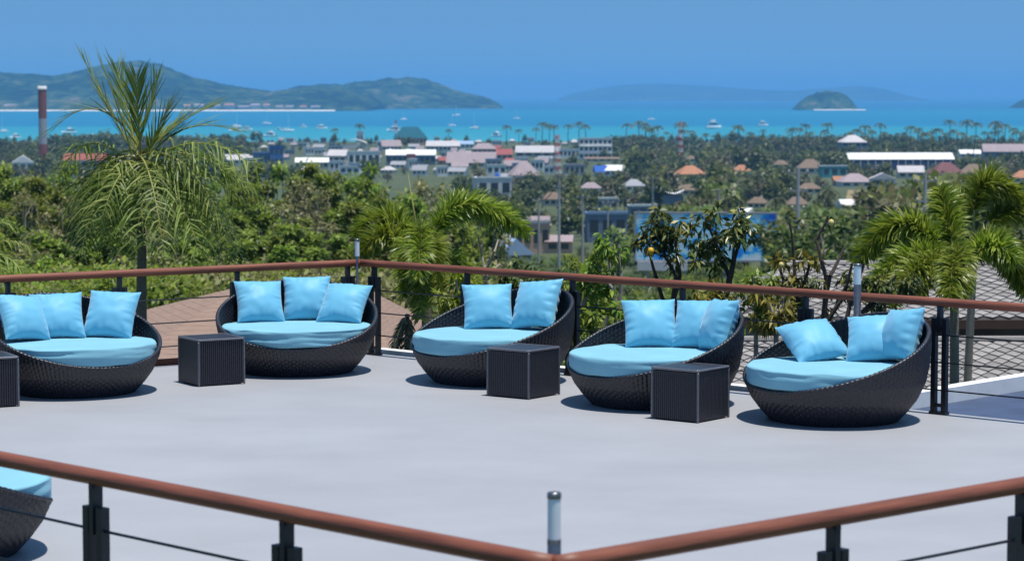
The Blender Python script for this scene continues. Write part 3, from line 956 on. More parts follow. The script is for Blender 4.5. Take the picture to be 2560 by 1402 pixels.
# foxtail palm behind the far corner
D = 30.5
bs = at_d(1062, 800, D); pb_ = Vector((bs.x, D, gz(bs.x, D)))
t = thing('foxtail_palm', 'young bushy palm with two arching plumes beside the far deck corner', 'palm tree', pb_)
cr = at_d(1058, 672, D)
trunk(t, pb_, [pb_ + Vector((0, 0, -.2)), at_d(1066, 800, D), cr], .075, .05)
for cp, tp, dc, dt, n, ll in (((1000, 480), (888, 590), .1, .1, 75, .27), ((1110, 400), (1322, 585), .2, .3, 95, .27), ((1045, 440), (1050, 800), -.5, -.9, 85, .26),
                              ((1040, 520), (1062, 760), -.2, -.55, 60, .25), ((1130, 600), (1190, 720), .4, .8, 50, .22), ((1020, 520), (1010, 740), -.5, -.8, 70, .26), ((1080, 510), (1095, 730), -.6, -.9, 70, .26), ((1050, 540), (1045, 700), -.9, -1.3, 60, .25), ((960, 520), (900, 640), -.2, -.3, 60, .25)):
    frond(t, pb_, cr, at_d(*cp, D + dc), at_d(*tp, D + dt), int(n * 1.25), ll * 1.12, .022, rng, True, .26, 'lf_fox', .18, .02)
sp = MB(); sp.tube([cr - pb_, at_d(1040, 560, D) - pb_, at_d(1020, 435, D) - pb_], [.022, .014, .004], 6); sp.build('spear_leaf', M['rachis'], t, True)

# drooping dry cone of fronds just outside the kerb
D = 29.6
bs = at_d(1012, 890, D); pb_ = Vector((bs.x, D, gz(bs.x, D)))
t = thing('dry_frond_plant', 'dark cone of drooping dry fronds at the white kerb', 'plant', pb_)
ap = at_d(1018, 785, D); trunk(t, pb_, [pb_, ap], .05, .03, 'darkbark')
for k in range(9):
    e = ap + Vector((rng.uniform(-.32, .16), rng.uniform(-.2, .25), -.75 + rng.uniform(-.1, .15)))
    frond(t, pb_, ap, ap + (e - ap) * .4 + Vector((0, 0, .08)), e, 20, .16, .02, rng, False, .5, 'lf_dry', .1, .01)

# foxtail palms on the right
D = 28.5
bs = at_d(2386, 950, D); pb_ = Vector((bs.x, D, gz(bs.x, D)))
t = thing('foxtail_palm', 'bushy palm with thick drooping plumes in front of the diamond-tiled roof', 'palm tree', pb_)
cr = at_d(2386, 690, D)
M['palebark'] = mat('pale_palm_trunk', (.26, .22, .17), .85, .2, 10, bump=.3)
trunk(t, pb_, [pb_ + Vector((0, 0, -.2)), at_d(2386, 930, D), cr], .062, .05, 'palebark', .04)
for cp, tp, dc, dt, n, ll in (((2270, 450), (2140, 660), 0, 0, 100, .27), ((2290, 560), (2170, 735), -.4, -.6, 80, .25), ((2395, 560), (2405, 745), -.7, -1.1, 80, .25), ((2380, 560), (2350, 470), .3, .5, 70, .26),
                              ((2500, 510), (2565, 735), .1, .1, 100, .27), ((2330, 600), (2290, 740), -.6, -.9, 60, .24), ((2300, 560), (2230, 700), .2, .3, 70, .25), ((2480, 560), (2540, 660), -.4, -.6, 60, .24), ((2385, 590), (2372, 765), -1.0, -1.4, 70, .25), ((2300, 610), (2220, 760), -.8, -1.1, 65, .24)):
    frond(t, pb_, cr, at_d(*cp, D + dc), at_d(*tp, D + dt), int(n * 1.25), ll * 1.15, .023, rng, True, .30, 'lf_fox', .2, .02)
D = 33
bs = at_d(2398, 950, D); pb_ = Vector((bs.x, D, gz(bs.x, D)))
t = thing('foxtail_palm', 'second bushy palm standing further back, one plume arching over the bushier palm', 'palm tree', pb_)
cr = at_d(2436, 600, D)
trunk(t, pb_, [pb_ + Vector((0, 0, -.2)), cr], .065, .05, 'palebark', .04)
for cp, tp, dc, dt, n, ll in (((2420, 380), (2548, 500), 0, .1, 100, .30), ((2520, 470), (2640, 560), .2, .3, 80, .28), ((2410, 480), (2370, 500), .3, .5, 55, .26)):
    frond(t, pb_, cr, at_d(*cp, D + dc), at_d(*tp, D + dt), int(n * 1.25), ll * 1.12, .023, rng, True, .24, 'lf_fox', .2, .02)

# ------------------------------------------------------------------ garden trees and shrubs outside the right-hand rail
def garden_tree(name, label, base_px, D, stems, clumps, n, L, W, mk, bark, fruits=(), seed=0, group=None, r0=.028):
    rng = random.Random(seed)
    bs = at_d(*base_px, D); base = Vector((bs.x, D, gz(bs.x, D)))
    t = thing(name, label, 'tree' if 'tree' in name else 'shrub', base, 0, group)
    tb_ = MB()
    for st in stems:
        pts = [at_d(*base_px, D)] + [at_d(px, py, D + rng.uniform(-.12, .12)) for px, py in st]
        for i in range(len(pts) - 1):
            k0 = 1 - i / len(pts); k1 = 1 - (i + 1) / len(pts)
            bend_tube(tb_, pts[i] - base, pts[i + 1] - base, r0 * k0 + .005, r0 * k1 + .005, rng, .03, 4, 6)
    bend_tube(tb_, Vector((0, 0, -.2)), at_d(*base_px, D) - base, r0 * 1.25, r0, rng, .01, 4, 7)
    tb_.build('trunk', M[bark], t)
    cb = MB(); cl = []
    for (px, py, rp) in clumps:
        c = at_d(px, py, D + rng.uniform(-.15, .15)); r = rp * D / F
        for _ in range(5):
            cl.append((c - base + rvec(rng) * r * .75, r * rng.uniform(.35, .55)))
    leaf_cloud(cb, cl, n, L, W, rng, .55, .35)
    cb.build('crown', M[mk], t)
    for (px, py, dd, s, mk2) in fruits:
        f = MB(); f.lathe([(.001, -s * 1.35), (s * .55, -s * 1.15), (s * .95, -s * .4), (s, .1 * s), (s * .75, s * .8), (s * .2, s * 1.1), (.001, s * 1.12)], 14)
        o = f.build('fruit', M[mk2], t, True); o.location = at_d(px, py, D + dd) - base
    return t

garden_tree('mango_tree', 'small dark-leaved mango tree bearing a bright yellow fruit, in front of the blue billboard', (1672, 800), 28.2,
            [[(1690, 690), (1655, 620), (1640, 560)], [(1700, 690), (1690, 610), (1700, 560)], [(1640, 690), (1625, 640)]],
            [(1640, 560, 55), (1690, 580, 50), (1625, 610, 42), (1670, 640, 38), (1730, 560, 30), (1605, 590, 28), (1655, 535, 30)], 640, .12, .042, 'lf_mango', 'darkbark',
            [(1627, 627, -.35, .037, 'mango')], 31)
garden_tree('mango_tree', 'small mango tree without fruit, its dark leaning trunk crossing the blue billboard', (1800, 810), 27.6,
            [[(1812, 740), (1832, 650), (1838, 590)], [(1822, 690), (1790, 610), (1770, 560)], [(1838, 640), (1860, 570)]],
            [(1790, 555, 50), (1840, 560, 52), (1770, 610, 42), (1820, 600, 45), (1865, 590, 34), (1745, 640, 40), (1790, 660, 34), (1730, 600, 26), (1850, 530, 28)], 760, .12, .042, 'lf_mango', 'darkbark', [], 32)
garden_tree('garden_shrub', 'light green leggy shrub with pale stems behind the two-pillow daybed', (1545, 830), 27.5,
            [[(1530, 700), (1512, 610)], [(1552, 700), (1548, 610)], [(1530, 720), (1490, 660)]],
            [(1505, 610, 36), (1545, 630, 30), (1490, 670, 40), (1530, 700, 45), (1470, 720, 40), (1480, 780, 46), (1540, 770, 46)], 900, .10, .045, 'lf_hill', 'twig', [], 33)
garden_tree('garden_shrub', 'yellow-green shrub behind the rail between the mango trees', (1765, 820), 27.0,
            [[(1770, 760)], [(1750, 770)], [(1790, 770)]],
            [(1740, 745, 34), (1780, 740, 36), (1770, 790, 45), (1815, 770, 36), (1720, 800, 36)], 700, .10, .04, 'lf_yel', 'twig', [], 34)
garden_tree('garden_shrub', 'open yellow-leaved shrub with one pale round fruit beside the grey pole', (1985, 800), 27.0,
            [[(1990, 740), (1985, 650), (1975, 560)], [(2000, 740), (2030, 640)], [(1975, 750), (1945, 660)]],
            [(1950, 650, 30), (2025, 640, 34), (1990, 690, 36), (1965, 710, 30), (2030, 700, 28), (1990, 760, 36)], 420, .12, .04, 'lf_yel', 'darkbark', [(1953, 662, -.3, .03, 'palefruit')], 35)
garden_tree('garden_shrub', 'thin bare-stemmed shrub with a hanging pale pod behind the end daybed', (2055, 830), 26.2,
            [[(2065, 690), (2040, 600), (2070, 540)], [(2075, 690), (2110, 620)], [(2110, 740), (2130, 660)]],
            [(2040, 700, 24), (2110, 690, 28), (2120, 730, 30), (2070, 560, 12), (2065, 760, 24)], 170, .12, .034, 'lf_mango', 'darkbark', [(2078, 556, -.1, .032, 'palefruit')], 36)
garden_tree('garden_shrub', 'dark-stemmed shrub leaning over the diamond-tiled roof behind the blue-grey lamp', (2110, 830), 26.0,
            [[(2125, 760), (2160, 660)], [(2200, 740), (2240, 690)]],
            [(2200, 700, 40), (2160, 720, 26), (2240, 730, 34), (2190, 770, 30), (2280, 700, 34)], 600, .11, .032, 'lf_mango', 'darkbark', [], 37)
garden_tree('garden_shrub', 'bushy yellow-green shrub behind the rail post next to the two-pillow daybed', (1150, 830), 29.0,
            [[(1150, 760), (1140, 700)], [(1165, 760), (1175, 700)]],
            [(1140, 690, 36), (1175, 700, 34), (1150, 740, 44), (1120, 760, 40), (1190, 750, 40), (1145, 800, 44)], 800, .12, .034, 'lf_fox', 'twig', [], 38)
garden_tree('garden_shrub', 'low mixed green shrub between the rail posts beside the cube table', (1500, 850), 26.4,
            [[(1480, 800)], [(1520, 790)]],
            [(1465, 800, 40), (1510, 790, 44), (1550, 810, 36), (1480, 850, 42), (1540, 850, 40), (1440, 840, 30)], 800, .09, .04, 'lf_hill', 'twig', [], 39)
garden_tree('garden_shrub', 'grey leafless shrub forking above the rail', (1210, 830), 29.5,
            [[(1212, 690), (1205, 640), (1195, 590)], [(1214, 680), (1235, 630), (1245, 600)], [(1216, 690), (1250, 660)]],
            [(1225, 760, 20)], 30, .07, .03, 'lf_hill', 'twig', [], 40, r0=.018)

garden_tree('garden_shrub', 'feathery light green shrub rising over the rail left of the fruiting mango tree', (1450, 830), 28.6,
            [[(1450, 720), (1440, 660)], [(1470, 710), (1490, 650)]],
            [(1440, 670, 36), (1480, 650, 38), (1510, 680, 36), (1460, 710, 44), (1420, 720, 36), (1500, 730, 40), (1440, 770, 44)], 900, .10, .030, 'lf_fox', 'twig', [], 41)
garden_tree('garden_shrub', 'low leafy shrub under the leaning mango trunk beside the tiled roof', (1890, 830), 28.4,
            [[(1890, 750), (1880, 690)], [(1905, 750), (1925, 700)]],
            [(1870, 700, 36), (1915, 700, 38), (1890, 740, 42), (1940, 740, 34), (1850, 750, 36), (1900, 790, 40)], 800, .10, .036, 'lf_hill', 'twig', [], 42)
garden_tree('garden_shrub', 'dark green clipped-looking shrub behind the rail next to the forked leafless shrub', (1300, 830), 30.5,
            [[(1290, 750)], [(1320, 750)]],
            [(1270, 690, 36), (1310, 680, 40), (1350, 690, 38), (1390, 700, 36), (1300, 740, 46), (1360, 750, 46), (1250, 750, 40)], 1000, .11, .040, 'lf_valley', 'twig', [], 43)
garden_tree('garden_shrub', 'yellowish bamboo-like shrub between the pale-fruit shrub and the end daybed', (1940, 840), 25.6,
            [[(1930, 780), (1915, 720)], [(1950, 780), (1965, 720)]],
            [(1910, 740, 30), (1960, 735, 30), (1940, 780, 36), (1900, 800, 30), (1980, 790, 28)], 480, .12, .030, 'lf_yel', 'twig', [], 44)

# ------------------------------------------------------------------ roofs next to the terrace
M['shingle'] = mat('brown_shingle', (.27, .18, .135), .85, .14, 5, bump=.4, bscale=22, stretch=(1, 1, 4))
M['tile'] = mat('grey_roof_tile', (.27, .25, .235), .8, .22, 5, rand=.22)
M['underlay'] = mat('dark_roof_underlay', (.045, .042, .04), .9, .2, 5)
M['fascia'] = mat('brown_fascia', (.11, .055, .035), .6, .2, 4)
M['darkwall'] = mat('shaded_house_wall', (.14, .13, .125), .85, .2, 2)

t0 = Vector((-5, 46, -5))
t = thing('shingled_house', 'house with a brown shingled hip roof just below the left handrail', 'house', t0)
A, B_ = at_d(600, 716, 47), at_d(905, 716, 47)
ez = -2.0
def hz(px, d): return Vector(((px - 1280) / F * d, d, ez))
Lc, Rc, FL, FRr = hz(95, 49), hz(1135, 49.4), hz(250, 41.5), hz(1010, 41.5)
# courses of shingles as overlapping strips, each a thin step
def course_face(a, b, c, d, n, mk, root):
    """quad a,b (top) - d,c (bottom); n overlapping courses"""
    for k in range(n):
        t0_, t1_ = k / n, (k + 1.12) / n
        p = [a.lerp(d, t0_), b.lerp(c, t0_), b.lerp(c, min(1, t1_)), a.lerp(d, min(1, t1_))]
        mb = MB(); up = Vector((0, 0, .004))
        p = [p[0] - t0, p[1] - t0, p[2] - t0 + up, p[3] - t0 + up]
        mb.poly([p[3], p[2], p[1], p[0]])
        lo = [p[3], p[3] - up * 1.6, p[2] - up * 1.6, p[2]]
        mb.poly(lo)
        mb.build('shingle_course', M['shingle'], root)
rf = MB()
for q in ((Lc, Rc, B_, A),): rf.poly([x - t0 - Vector((0, 0, .02)) for x in q])
for q in ((A, FL, Lc), (B_, Rc, FRr), (A, B_, FRr, FL)): rf.poly([x - t0 - Vector((0, 0, .03)) for x in q])
rf = rf.build('roof', M['shingle'], t)
course_face(A, B_, FRr, FL, 20, 'shingle', rf)
course_face(A, A, FL, Lc, 20, 'shingle', rf)
course_face(B_, B_, Rc, FRr, 20, 'shingle', rf)
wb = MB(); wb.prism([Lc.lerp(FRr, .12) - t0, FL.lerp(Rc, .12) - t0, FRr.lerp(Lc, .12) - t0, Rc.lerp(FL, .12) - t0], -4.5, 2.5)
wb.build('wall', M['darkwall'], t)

def tile_mesh(a, b):
    mb = MB(); g = .965; th = .02
    top = [(-a * g, 0, .012), (0, -b * g, .030), (a * g, 0, .012), (0, b * g, .0)]
    mb.v = top + [(x, y, z - th) for x, y, z in top]
    mb.f = [(0, 1, 2, 3), (0, 4, 5, 1), (1, 5, 6, 2), (2, 6, 7, 3), (3, 7, 4, 0)]
    return mb.mesh('roof_tile', M['tile'])

def tiled_roof(label, ridge_d, ridge_z, eave_d, slope, x0, x1, hip, a, vis_x1, vis_t, eave_over=0.0):
    """front slope facing the camera; t measured down the slope from the ridge"""
    L = (ridge_d - eave_d) / math.cos(slope)
    org = Vector((x0, ridge_d, ridge_z))
    t = thing('tiled_house', label, 'house', Vector((x0, ridge_d, ridge_z - 3.5)))
    up = Vector((0, 0, 3.5))
    e_l, e_r = Vector((0, -L * math.cos(slope), -L * math.sin(slope))), Vector((x1 - x0, -L * math.cos(slope), -L * math.sin(slope)))
    rl, rr = Vector((hip, 0, 0)), Vector((x1 - x0, 0, 0))
    mb = MB(); mb.poly([p + up for p in (e_l, e_r, rr, rl)])
    bl, br = Vector((0, L * math.cos(slope), -L * math.sin(slope))), Vector((x1 - x0, L * math.cos(slope), -L * math.sin(slope)))
    mb.poly([p + up for p in (rl, rr, br, bl)]); mb.poly([p + up for p in (e_l, rl, bl)])
    roof = mb.build('roof', M['underlay'], t)
    me = tile_mesh(a, a); rest = MB()
    rot = Matrix.Rotation(slope, 4, 'X')
    n = 0; rows = int(L / a)
    rngt = random.Random(3)
    for j in range(rows):
        tt = (j + .9) * a
        i = 0
        x = (a if j % 2 else 0) + a
        while x < x1 - x0 - a:
            lim = hip * (1 - tt / L)
            if x > lim + a * .6:
                p = Vector((x, -tt * math.cos(slope), -tt * math.sin(slope))) + up + Vector((0, 0, .012))
                if x + x0 < vis_x1 and tt < vis_t and n < 300:
                    o = link('roof_tile', me, roof); o.location = p
                    o.rotation_euler = (slope + rngt.uniform(-.02, .02), rngt.uniform(-.03, .03), rngt.uniform(-.02, .02)); n += 1
                else:
                    off = len(rest.v)
                    for v in me.vertices: rest.v.append(tuple(rot @ v.co + p))
                    for f in me.polygons: rest.f.append(tuple(off + q for q in f.vertices))
            x += 2 * a
    if hip > 0:
        uu = (bl - e_l); W2 = uu.length; uu.normalize(); vv = rl - (e_l + bl) / 2; H2 = vv.length; vv.normalize(); nn = uu.cross(vv).normalized()
        if nn.z < 0: nn = -nn
        bas = Matrix((-uu if uu.cross(vv).z < 0 else uu, vv, nn)).transposed()
        j = 0
        while (j + .9) * a < H2:
            tt = (j + .9) * a; half = W2 / 2 * (1 - tt / H2); x = -half + (a if j % 2 else 0) + a * .6
            while x < half - a * .5:
                p = (e_l + bl) / 2 + uu * x + vv * tt + up + nn * .012; off = len(rest.v)
                for v in me.vertices: rest.v.append(tuple(bas @ v.co + p))
                for f in me.polygons: rest.f.append(tuple(off + q for q in f.vertices))
                x += 2 * a
            j += 1
    if rest.v: tag(rest.build('roof_tiles_beyond', M['tile'], roof), kind='stuff')
    # ridge caps, hip cap and eave board
    mb = MB(); mb.tube([rl + up + Vector((0, 0, .02)), rr + up + Vector((0, 0, .02))], .06, 8); mb.build('ridge_cap', M['tile'], roof)
    if hip > 0:
        mb = MB(); mb.tube([rl + up + Vector((0, 0, .02)), e_l + up + Vector((0, 0, .02))], .055, 8); mb.build('hip_cap', M['tile'], roof)
    mb = MB(); mb.box((e_l + e_r) / 2 + up + Vector((0, -.012, -.07)), ((x1 - x0), .03, .15)); mb.build('fascia', M['fascia'], roof)
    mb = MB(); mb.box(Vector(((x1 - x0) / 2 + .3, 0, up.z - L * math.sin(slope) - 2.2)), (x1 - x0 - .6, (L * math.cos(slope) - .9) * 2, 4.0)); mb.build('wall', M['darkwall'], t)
    return n
def px_x(px, d): return (px - 1280) / F * d
e_ = at_d(2300, 800, 40.0)
s17 = R(17); nd = 2.45
c1_ = tiled_roof('house with a grey diamond-tiled hip roof and brown fascia behind the bushy palm', 40 + nd, e_.z + nd * math.tan(s17), 40.0, s17, px_x(1835, 40), px_x(2760, 40), px_x(2020, 40) - px_x(1835, 40), .135, px_x(2575, 41), 9)
rr_ = at_d(2300, 852, 37.0)
c2_ = tiled_roof('lower house with a grey diamond-tiled roof behind the end daybed', 37.0, rr_.z, 32.5, R(20), px_x(1790, 37), px_x(2760, 37), 0, .125, px_x(2575, 36), 1.75)
print('tiles', c1_, c2_)

# ------------------------------------------------------------------ the town on the plain
def wallmat(name, c): 
    if name not in M: M[name] = mat(name, c, .85, .10, .35)
    return M[name]
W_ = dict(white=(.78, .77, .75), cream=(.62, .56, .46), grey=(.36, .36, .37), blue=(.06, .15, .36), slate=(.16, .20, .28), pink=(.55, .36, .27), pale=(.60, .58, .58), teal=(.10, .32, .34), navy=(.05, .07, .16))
R_ = dict(white=(.80, .80, .79), grey=(.33, .33, .35), orange=(.42, .19, .10), red=(.33, .09, .08), maroon=(.17, .07, .07), mauve=(.34, .27, .28), brown=(.20, .14, .10), teal=(.004, .10, .14), blue=(.03, .12, .48), pale=(.56, .52, .52), lightblue=(.30, .42, .60))
M['glass'] = mat('dark_window', (.03, .04, .055), .2, .2, 1, spec=.6)
BOXES = []

def building(label, px0, px1, ytop, ybase, kind, wk, rk, floors=0, cols=0, yaw=0.0, depthk=.7, roof_frac=.4, over=.4, extra=None, name='town_building'):
    cxp = (px0 + px1) / 2
    p = on_ground(cxp, ybase); d = p.y; s = d / F
    w, h = (px1 - px0) * s, (ybase - ytop) * s
    dep = max(4.0, w * depthk)
    BOXES.append((px0 - 4, px1 + 4, ytop, ybase, d))
    t = thing(name, label, 'building', (p.x, d + dep / 2, p.z), yaw)
    wm, rm = wallmat('wall_' + wk, W_[wk]), wallmat('roof_' + rk, R_[rk])
    wh = h if kind == 'flat' else h * (1 - roof_frac)
    mb = MB(); mb.box((0, 0, wh / 2 - .5), (w, dep, wh + 1)); mb.build('wall', wm, t)
    o = over
    mb = MB()
    if kind == 'flat':
        mb.box((0, 0, wh + .25), (w + o, dep + o, .5))
        mb.box((0, -dep / 2 - o / 4, wh + .65), (w + o, .3, .5))
    elif kind == 'gable':
        X, Y = w / 2 + o, dep / 2 + o; z0, z1 = wh, h
        mb.v = [(-X, -Y, z0), (X, -Y, z0), (X, 0, z1), (-X, 0, z1), (-X, Y, z0), (X, Y, z0)]
        mb.f = [(0, 1, 2, 3), (3, 2, 5, 4), (1, 5, 2), (0, 3, 4), (0, 4, 5, 1)]
    elif kind == 'hip':
        X, Y = w / 2 + o, dep / 2 + o; z0, z1 = wh, h; k = max(0, X - Y * .9)
        mb.v = [(-X, -Y, z0), (X, -Y, z0), (X, Y, z0), (-X, Y, z0), (-k - .1, 0, z1), (k + .1, 0, z1)]
        mb.f = [(0, 1, 5, 4), (1, 2, 5), (2, 3, 4, 5), (3, 0, 4), (0, 3, 2, 1)]
    elif kind == 'cross':                           # gable end faces the viewer
        X, Y = w / 2 + o, dep / 2 + o; z0, z1 = wh, h
        mb.v = [(-X, -Y, z0), (X, -Y, z0), (0, -Y, z1), (-X, Y, z0), (X, Y, z0), (0, Y, z1)]
        mb.f = [(0, 1, 2), (0, 2, 5, 3), (1, 4, 5, 2), (3, 5, 4), (0, 3, 4, 1)]
    elif kind == 'curve':
        X, Y = w / 2 + o, dep / 2 + o; g = []
        for i in range(9):
            u = -1 + i / 4
            g.append([(X * u, Y * v, wh + (h - wh) * (.35 + .65 * (u * u if extra == 'dip' else 1 - u * u))) for v in (-1, 0, 1)])
        mb.quadmesh(g); mb.quadmesh([[(a, b_, c - .5) for a, b_, c in r] for r in g][::-1])
    roof = mb.build('roof', rm, t)
    if not floors and extra not in ('dip', 'band') and kind != 'curve': floors, cols = 1, (3 if w < 16 else 5)
    if floors and cols:
        fh = wh / floors
        wmh = MB(); wmh.box((0, 0, 0), (w / cols * .62, .16, fh * .45)); wme = wmh.mesh('window', M['glass'])
        for f in range(floors):
            for c in range(cols):
                q = link('window', wme, t); q.location = (-w / 2 + w * (c + .5) / cols, -dep / 2 - .05, fh * (f + .58))
    if extra == 'tank':
        mb = MB(); mb.lathe([(.001, 0), (.9, 0), (.9, 1.5), (.6, 1.75), (.001, 1.8)], 14, (w * .12, -dep * .15, h + .5)); mb.build('water_tank', wallmat('roof_blue', R_['blue']), t, True)
        mb = MB(); mb.box((w * .36, dep * .1, h + 1.1), (w * .2, dep * .3, 1.4)); mb.build('roof_hut', wm, t)
    if extra == 'redsign':
        mb = MB(); mb.box((w * .0, -dep / 2 - .25, wh * .92), (w * .18, .4, wh * .4)); mb.build('sign_board', wallmat('roof_red', R_['red']), t)
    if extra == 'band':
        mb = MB(); mb.box((0, -dep / 2 - .1, wh * .42), (w * .94, .25, wh * .5)); mb.build('dark_front', wallmat('wall_navy', W_['navy']), t)  # navy panel across the front, same colour as the hall wall
        for c in range(14):
            mb = MB(); mb.box((-w / 2 + w * (c + .5) / 14, -dep / 2 - .5, wh * .45), (.5, .5, wh * .9)); mb.build('pillar', wallmat('wall_pale', W_['pale']), t)
    if extra == 'balcony':
        for f in (1, 2):
            mb = MB(); mb.box((0, -dep / 2 - .6, wh * f / 3), (w * .98, 1.2, .35)); mb.build('balcony', wm, t)
    return t

B = building
B('white three-storey block with rows of dark windows and a bright flat top', 1448, 1530, 347, 400, 'flat', 'white', 'white', 3, 7, 0, .5, extra='balcony')
B('low white annexe beside the white three-storey block', 1398, 1449, 374, 396, 'flat', 'white', 'white', 1, 5, 0, .5)
B('long low cream wall-like building in front of the white three-storey block', 1462, 1548, 392, 404, 'gable', 'cream', 'brown', 0, 0, 0, .25)
B('very long white-roofed hall with dark front', 2120, 2385, 382, 424, 'gable', 'navy', 'white', 0, 0, .06, .22, .38, extra='band')
B('broad grey-roofed warehouse among the shore palms at the picture edge', 2462, 2600, 360, 398, 'gable', 'slate', 'mauve', 0, 0, -.1, .4, .5)
B('small white hall beside the broad grey-roofed warehouse', 2400, 2462, 374, 394, 'gable', 'white', 'white', 0, 0, .05, .5, .5)
B('house with pale hipped roof rising above the shore palms', 2102, 2166, 338, 384, 'hip', 'slate', 'pale', 2, 4, .1, .8, .38)
B('white flat-roofed house with a blue water tank on top', 1186, 1274, 446, 500, 'flat', 'pale', 'white', 0, 0, .18, .8, extra='tank')
B('grey-pink steep hip-roofed hall behind the tank house', 1274, 1346, 402, 462, 'hip', 'pale', 'mauve', 0, 0, .2, .9, .6)
B('pier terminal with a big dark turquoise hip roof', 984, 1066, 317, 362, 'hip', 'pink', 'teal', 1, 8, .1, .6, .62)
B('long shop row with white roof and a red sign board', 965, 1088, 374, 412, 'gable', 'slate', 'white', 1, 9, .04, .3, .35, extra='redsign')
B('wide low shed with a plain grey-mauve roof', 1118, 1240, 380, 418, 'gable', 'pale', 'mauve', 0, 0, -.08, .5, .7)
B('blue cube-shaped building, the taller of two blue ones', 672, 706, 368, 416, 'flat', 'blue', 'blue', 2, 3, .2, .8)
B('blue cube-shaped building, the lower of two blue ones', 632, 668, 382, 416, 'flat', 'lightb' if 'lightb' in W_ else 'blue', 'lightblue', 0, 0, .2, .8)
B('white shophouse row with pale roof left of the cream house', 738, 820, 394, 422, 'gable', 'cream', 'white', 1, 6, .05, .4)
B('cream house with pitched pale roof', 822, 868, 374, 412, 'gable', 'cream', 'pale', 1, 3, -.2, .8)
B('white flat-roofed block beside the cream house', 868, 948, 380, 418, 'flat', 'white', 'white', 0, 0, .1, .6)
B('white market hall with a gently curved roof near the pier', 850, 915, 348, 372, 'curve', 'pale', 'white', 0, 0, 0, .6, .6)
B('small white square tower near the shore', 892, 908, 330, 366, 'flat', 'white', 'white', 0, 0, 0, 1)
B('pale mauve-roofed hall beside the pier terminal', 950, 1000, 350, 376, 'gable', 'pale', 'mauve', 0, 0, .3, .7, .6)
B('low mauve-roofed shops behind the shop row with the red sign', 1066, 1150, 352, 378, 'gable', 'pale', 'pale', 1, 8, -.05, .4, .5)
B('white hut cluster house with light blue roof', 1128, 1182, 352, 372, 'gable', 'white', 'lightblue', 0, 0, .15, .5)
B('pinkish tile-roofed house next to the mast', 1180, 1240, 358, 386, 'hip', 'pink', 'mauve', 0, 0, .1, .6, .5)
B('pale wide-roofed hall in front of the shore trees', 1290, 1400, 364, 392, 'gable', 'grey', 'pale', 0, 0, -.06, .3, .6)
B('house with a faded red and white long roof behind the coconut palm', 158, 262, 384, 424, 'gable', 'pale', 'red', 0, 0, .08, .4, .4)
B('small white gabled house at the edge of the hillside wood', 28, 80, 388, 428, 'cross', 'white', 'white', 0, 0, .2, .7, .45)
B('house with bright orange-red roof below the red-white mast', 1692, 1760, 414, 452, 'hip', 'pink', 'orange', 0, 0, .3, .8, .55)
B('small house with an orange roof among dark trees', 1834, 1876, 412, 436, 'hip', 'cream', 'orange', 0, 0, -.2, .8, .6)
B('house with one blue and sharply pitched roof', 1486, 1518, 414, 440, 'gable', 'white', 'blue', 0, 0, .2, .8, .6)
B('white-roofed house beside the blue-roofed one', 1516, 1556, 412, 440, 'gable', 'white', 'white', 0, 0, -.2, .8, .5)
B('brown thatch-like roofed house behind the palms', 1996, 2060, 398, 434, 'hip', 'cream', 'brown', 0, 0, 0, .8, .6)
B('white flat shed roof in front of the thatch-like house', 2052, 2116, 416, 444, 'flat', 'teal', 'white', 0, 0, .15, .6)
B('cluster house with wide dull mauve roof by the dry field', 2100, 2180, 434, 468, 'hip', 'pale', 'mauve', 0, 0, .1, .8, .6)
B('white house showing one gable by the dry field', 2178, 2240, 432, 468, 'cross', 'pale', 'pale', 1, 2, -.1, .7)
B('little orange-walled house by the dry field', 2084, 2112, 440, 466, 'gable', 'pink', 'orange', 0, 0, .1, .8)
B('house with dark maroon hip roof and cream wall', 2330, 2408, 406, 452, 'hip', 'cream', 'maroon', 1, 3, .15, .8, .6)
B('house with brownish-mauve roof beside the maroon one', 2404, 2470, 410, 446, 'hip', 'cream', 'brown', 0, 0, -.15, .8, .6)
B('small house with an orange roof at the picture edge', 2534, 2590, 426, 456, 'hip', 'cream', 'orange', 0, 0, 0, .8, .6)
B('cream house in front of the long white-roofed hall', 2246, 2310, 414, 446, 'gable', 'cream', 'cream' if 'cream' in R_ else 'pale', 0, 0, 0, .5, .5)
B('open shed with an upswept white roof among the trees', 1660, 1708, 474, 540, 'curve', 'slate', 'white', 0, 0, 0, .8, .22, extra='dip')
B('small white corrugated lean-to in the trees behind the poles', 1488, 1540, 498, 530, 'flat', 'grey', 'white', 0, 0, .2, .8)
B('small flat white shelter beside the billboard', 1572, 1640, 516, 548, 'flat', 'slate', 'white', 0, 0, .1, .6)
B('white sheet-roofed hut at the lower edge of the dry field', 2098, 2134, 498, 520, 'gable', 'white', 'white', 0, 0, .4, .8, .7)
B('peach-walled roadside building with a row of openings', 1284, 1372, 560, 632, 'flat', 'pink', 'pale', 1, 4, .1, .6)
B('peach-walled annexe beside the roadside building', 1368, 1430, 588, 632, 'gable', 'pink', 'mauve', 1, 2, -.1, .6, .35)
B('blue-grey metal-clad building behind the thin poles', 1466, 1566, 536, 604, 'flat', 'slate', 'lightblue', 0, 0, .08, .6)
B('house with steep pale blue roof beside the white truck', 1222, 1318, 596, 652, 'cross', 'pale', 'lightblue', 0, 0, .5, .8, .75)
B('pale mauve-roofed house behind the peach-walled building', 1320, 1372, 540, 585, 'gable', 'pale', 'mauve', 0, 0, .2, .7, .5)
B('white villa with a grey roof half hidden in the town trees', 1560, 1610, 448, 480, 'hip', 'white', 'grey', 1, 3, .2, .8, .5)
B('grey flat house under the lattice mast', 1410, 1460, 412, 440, 'flat', 'grey', 'pale', 1, 4, .1, .7)
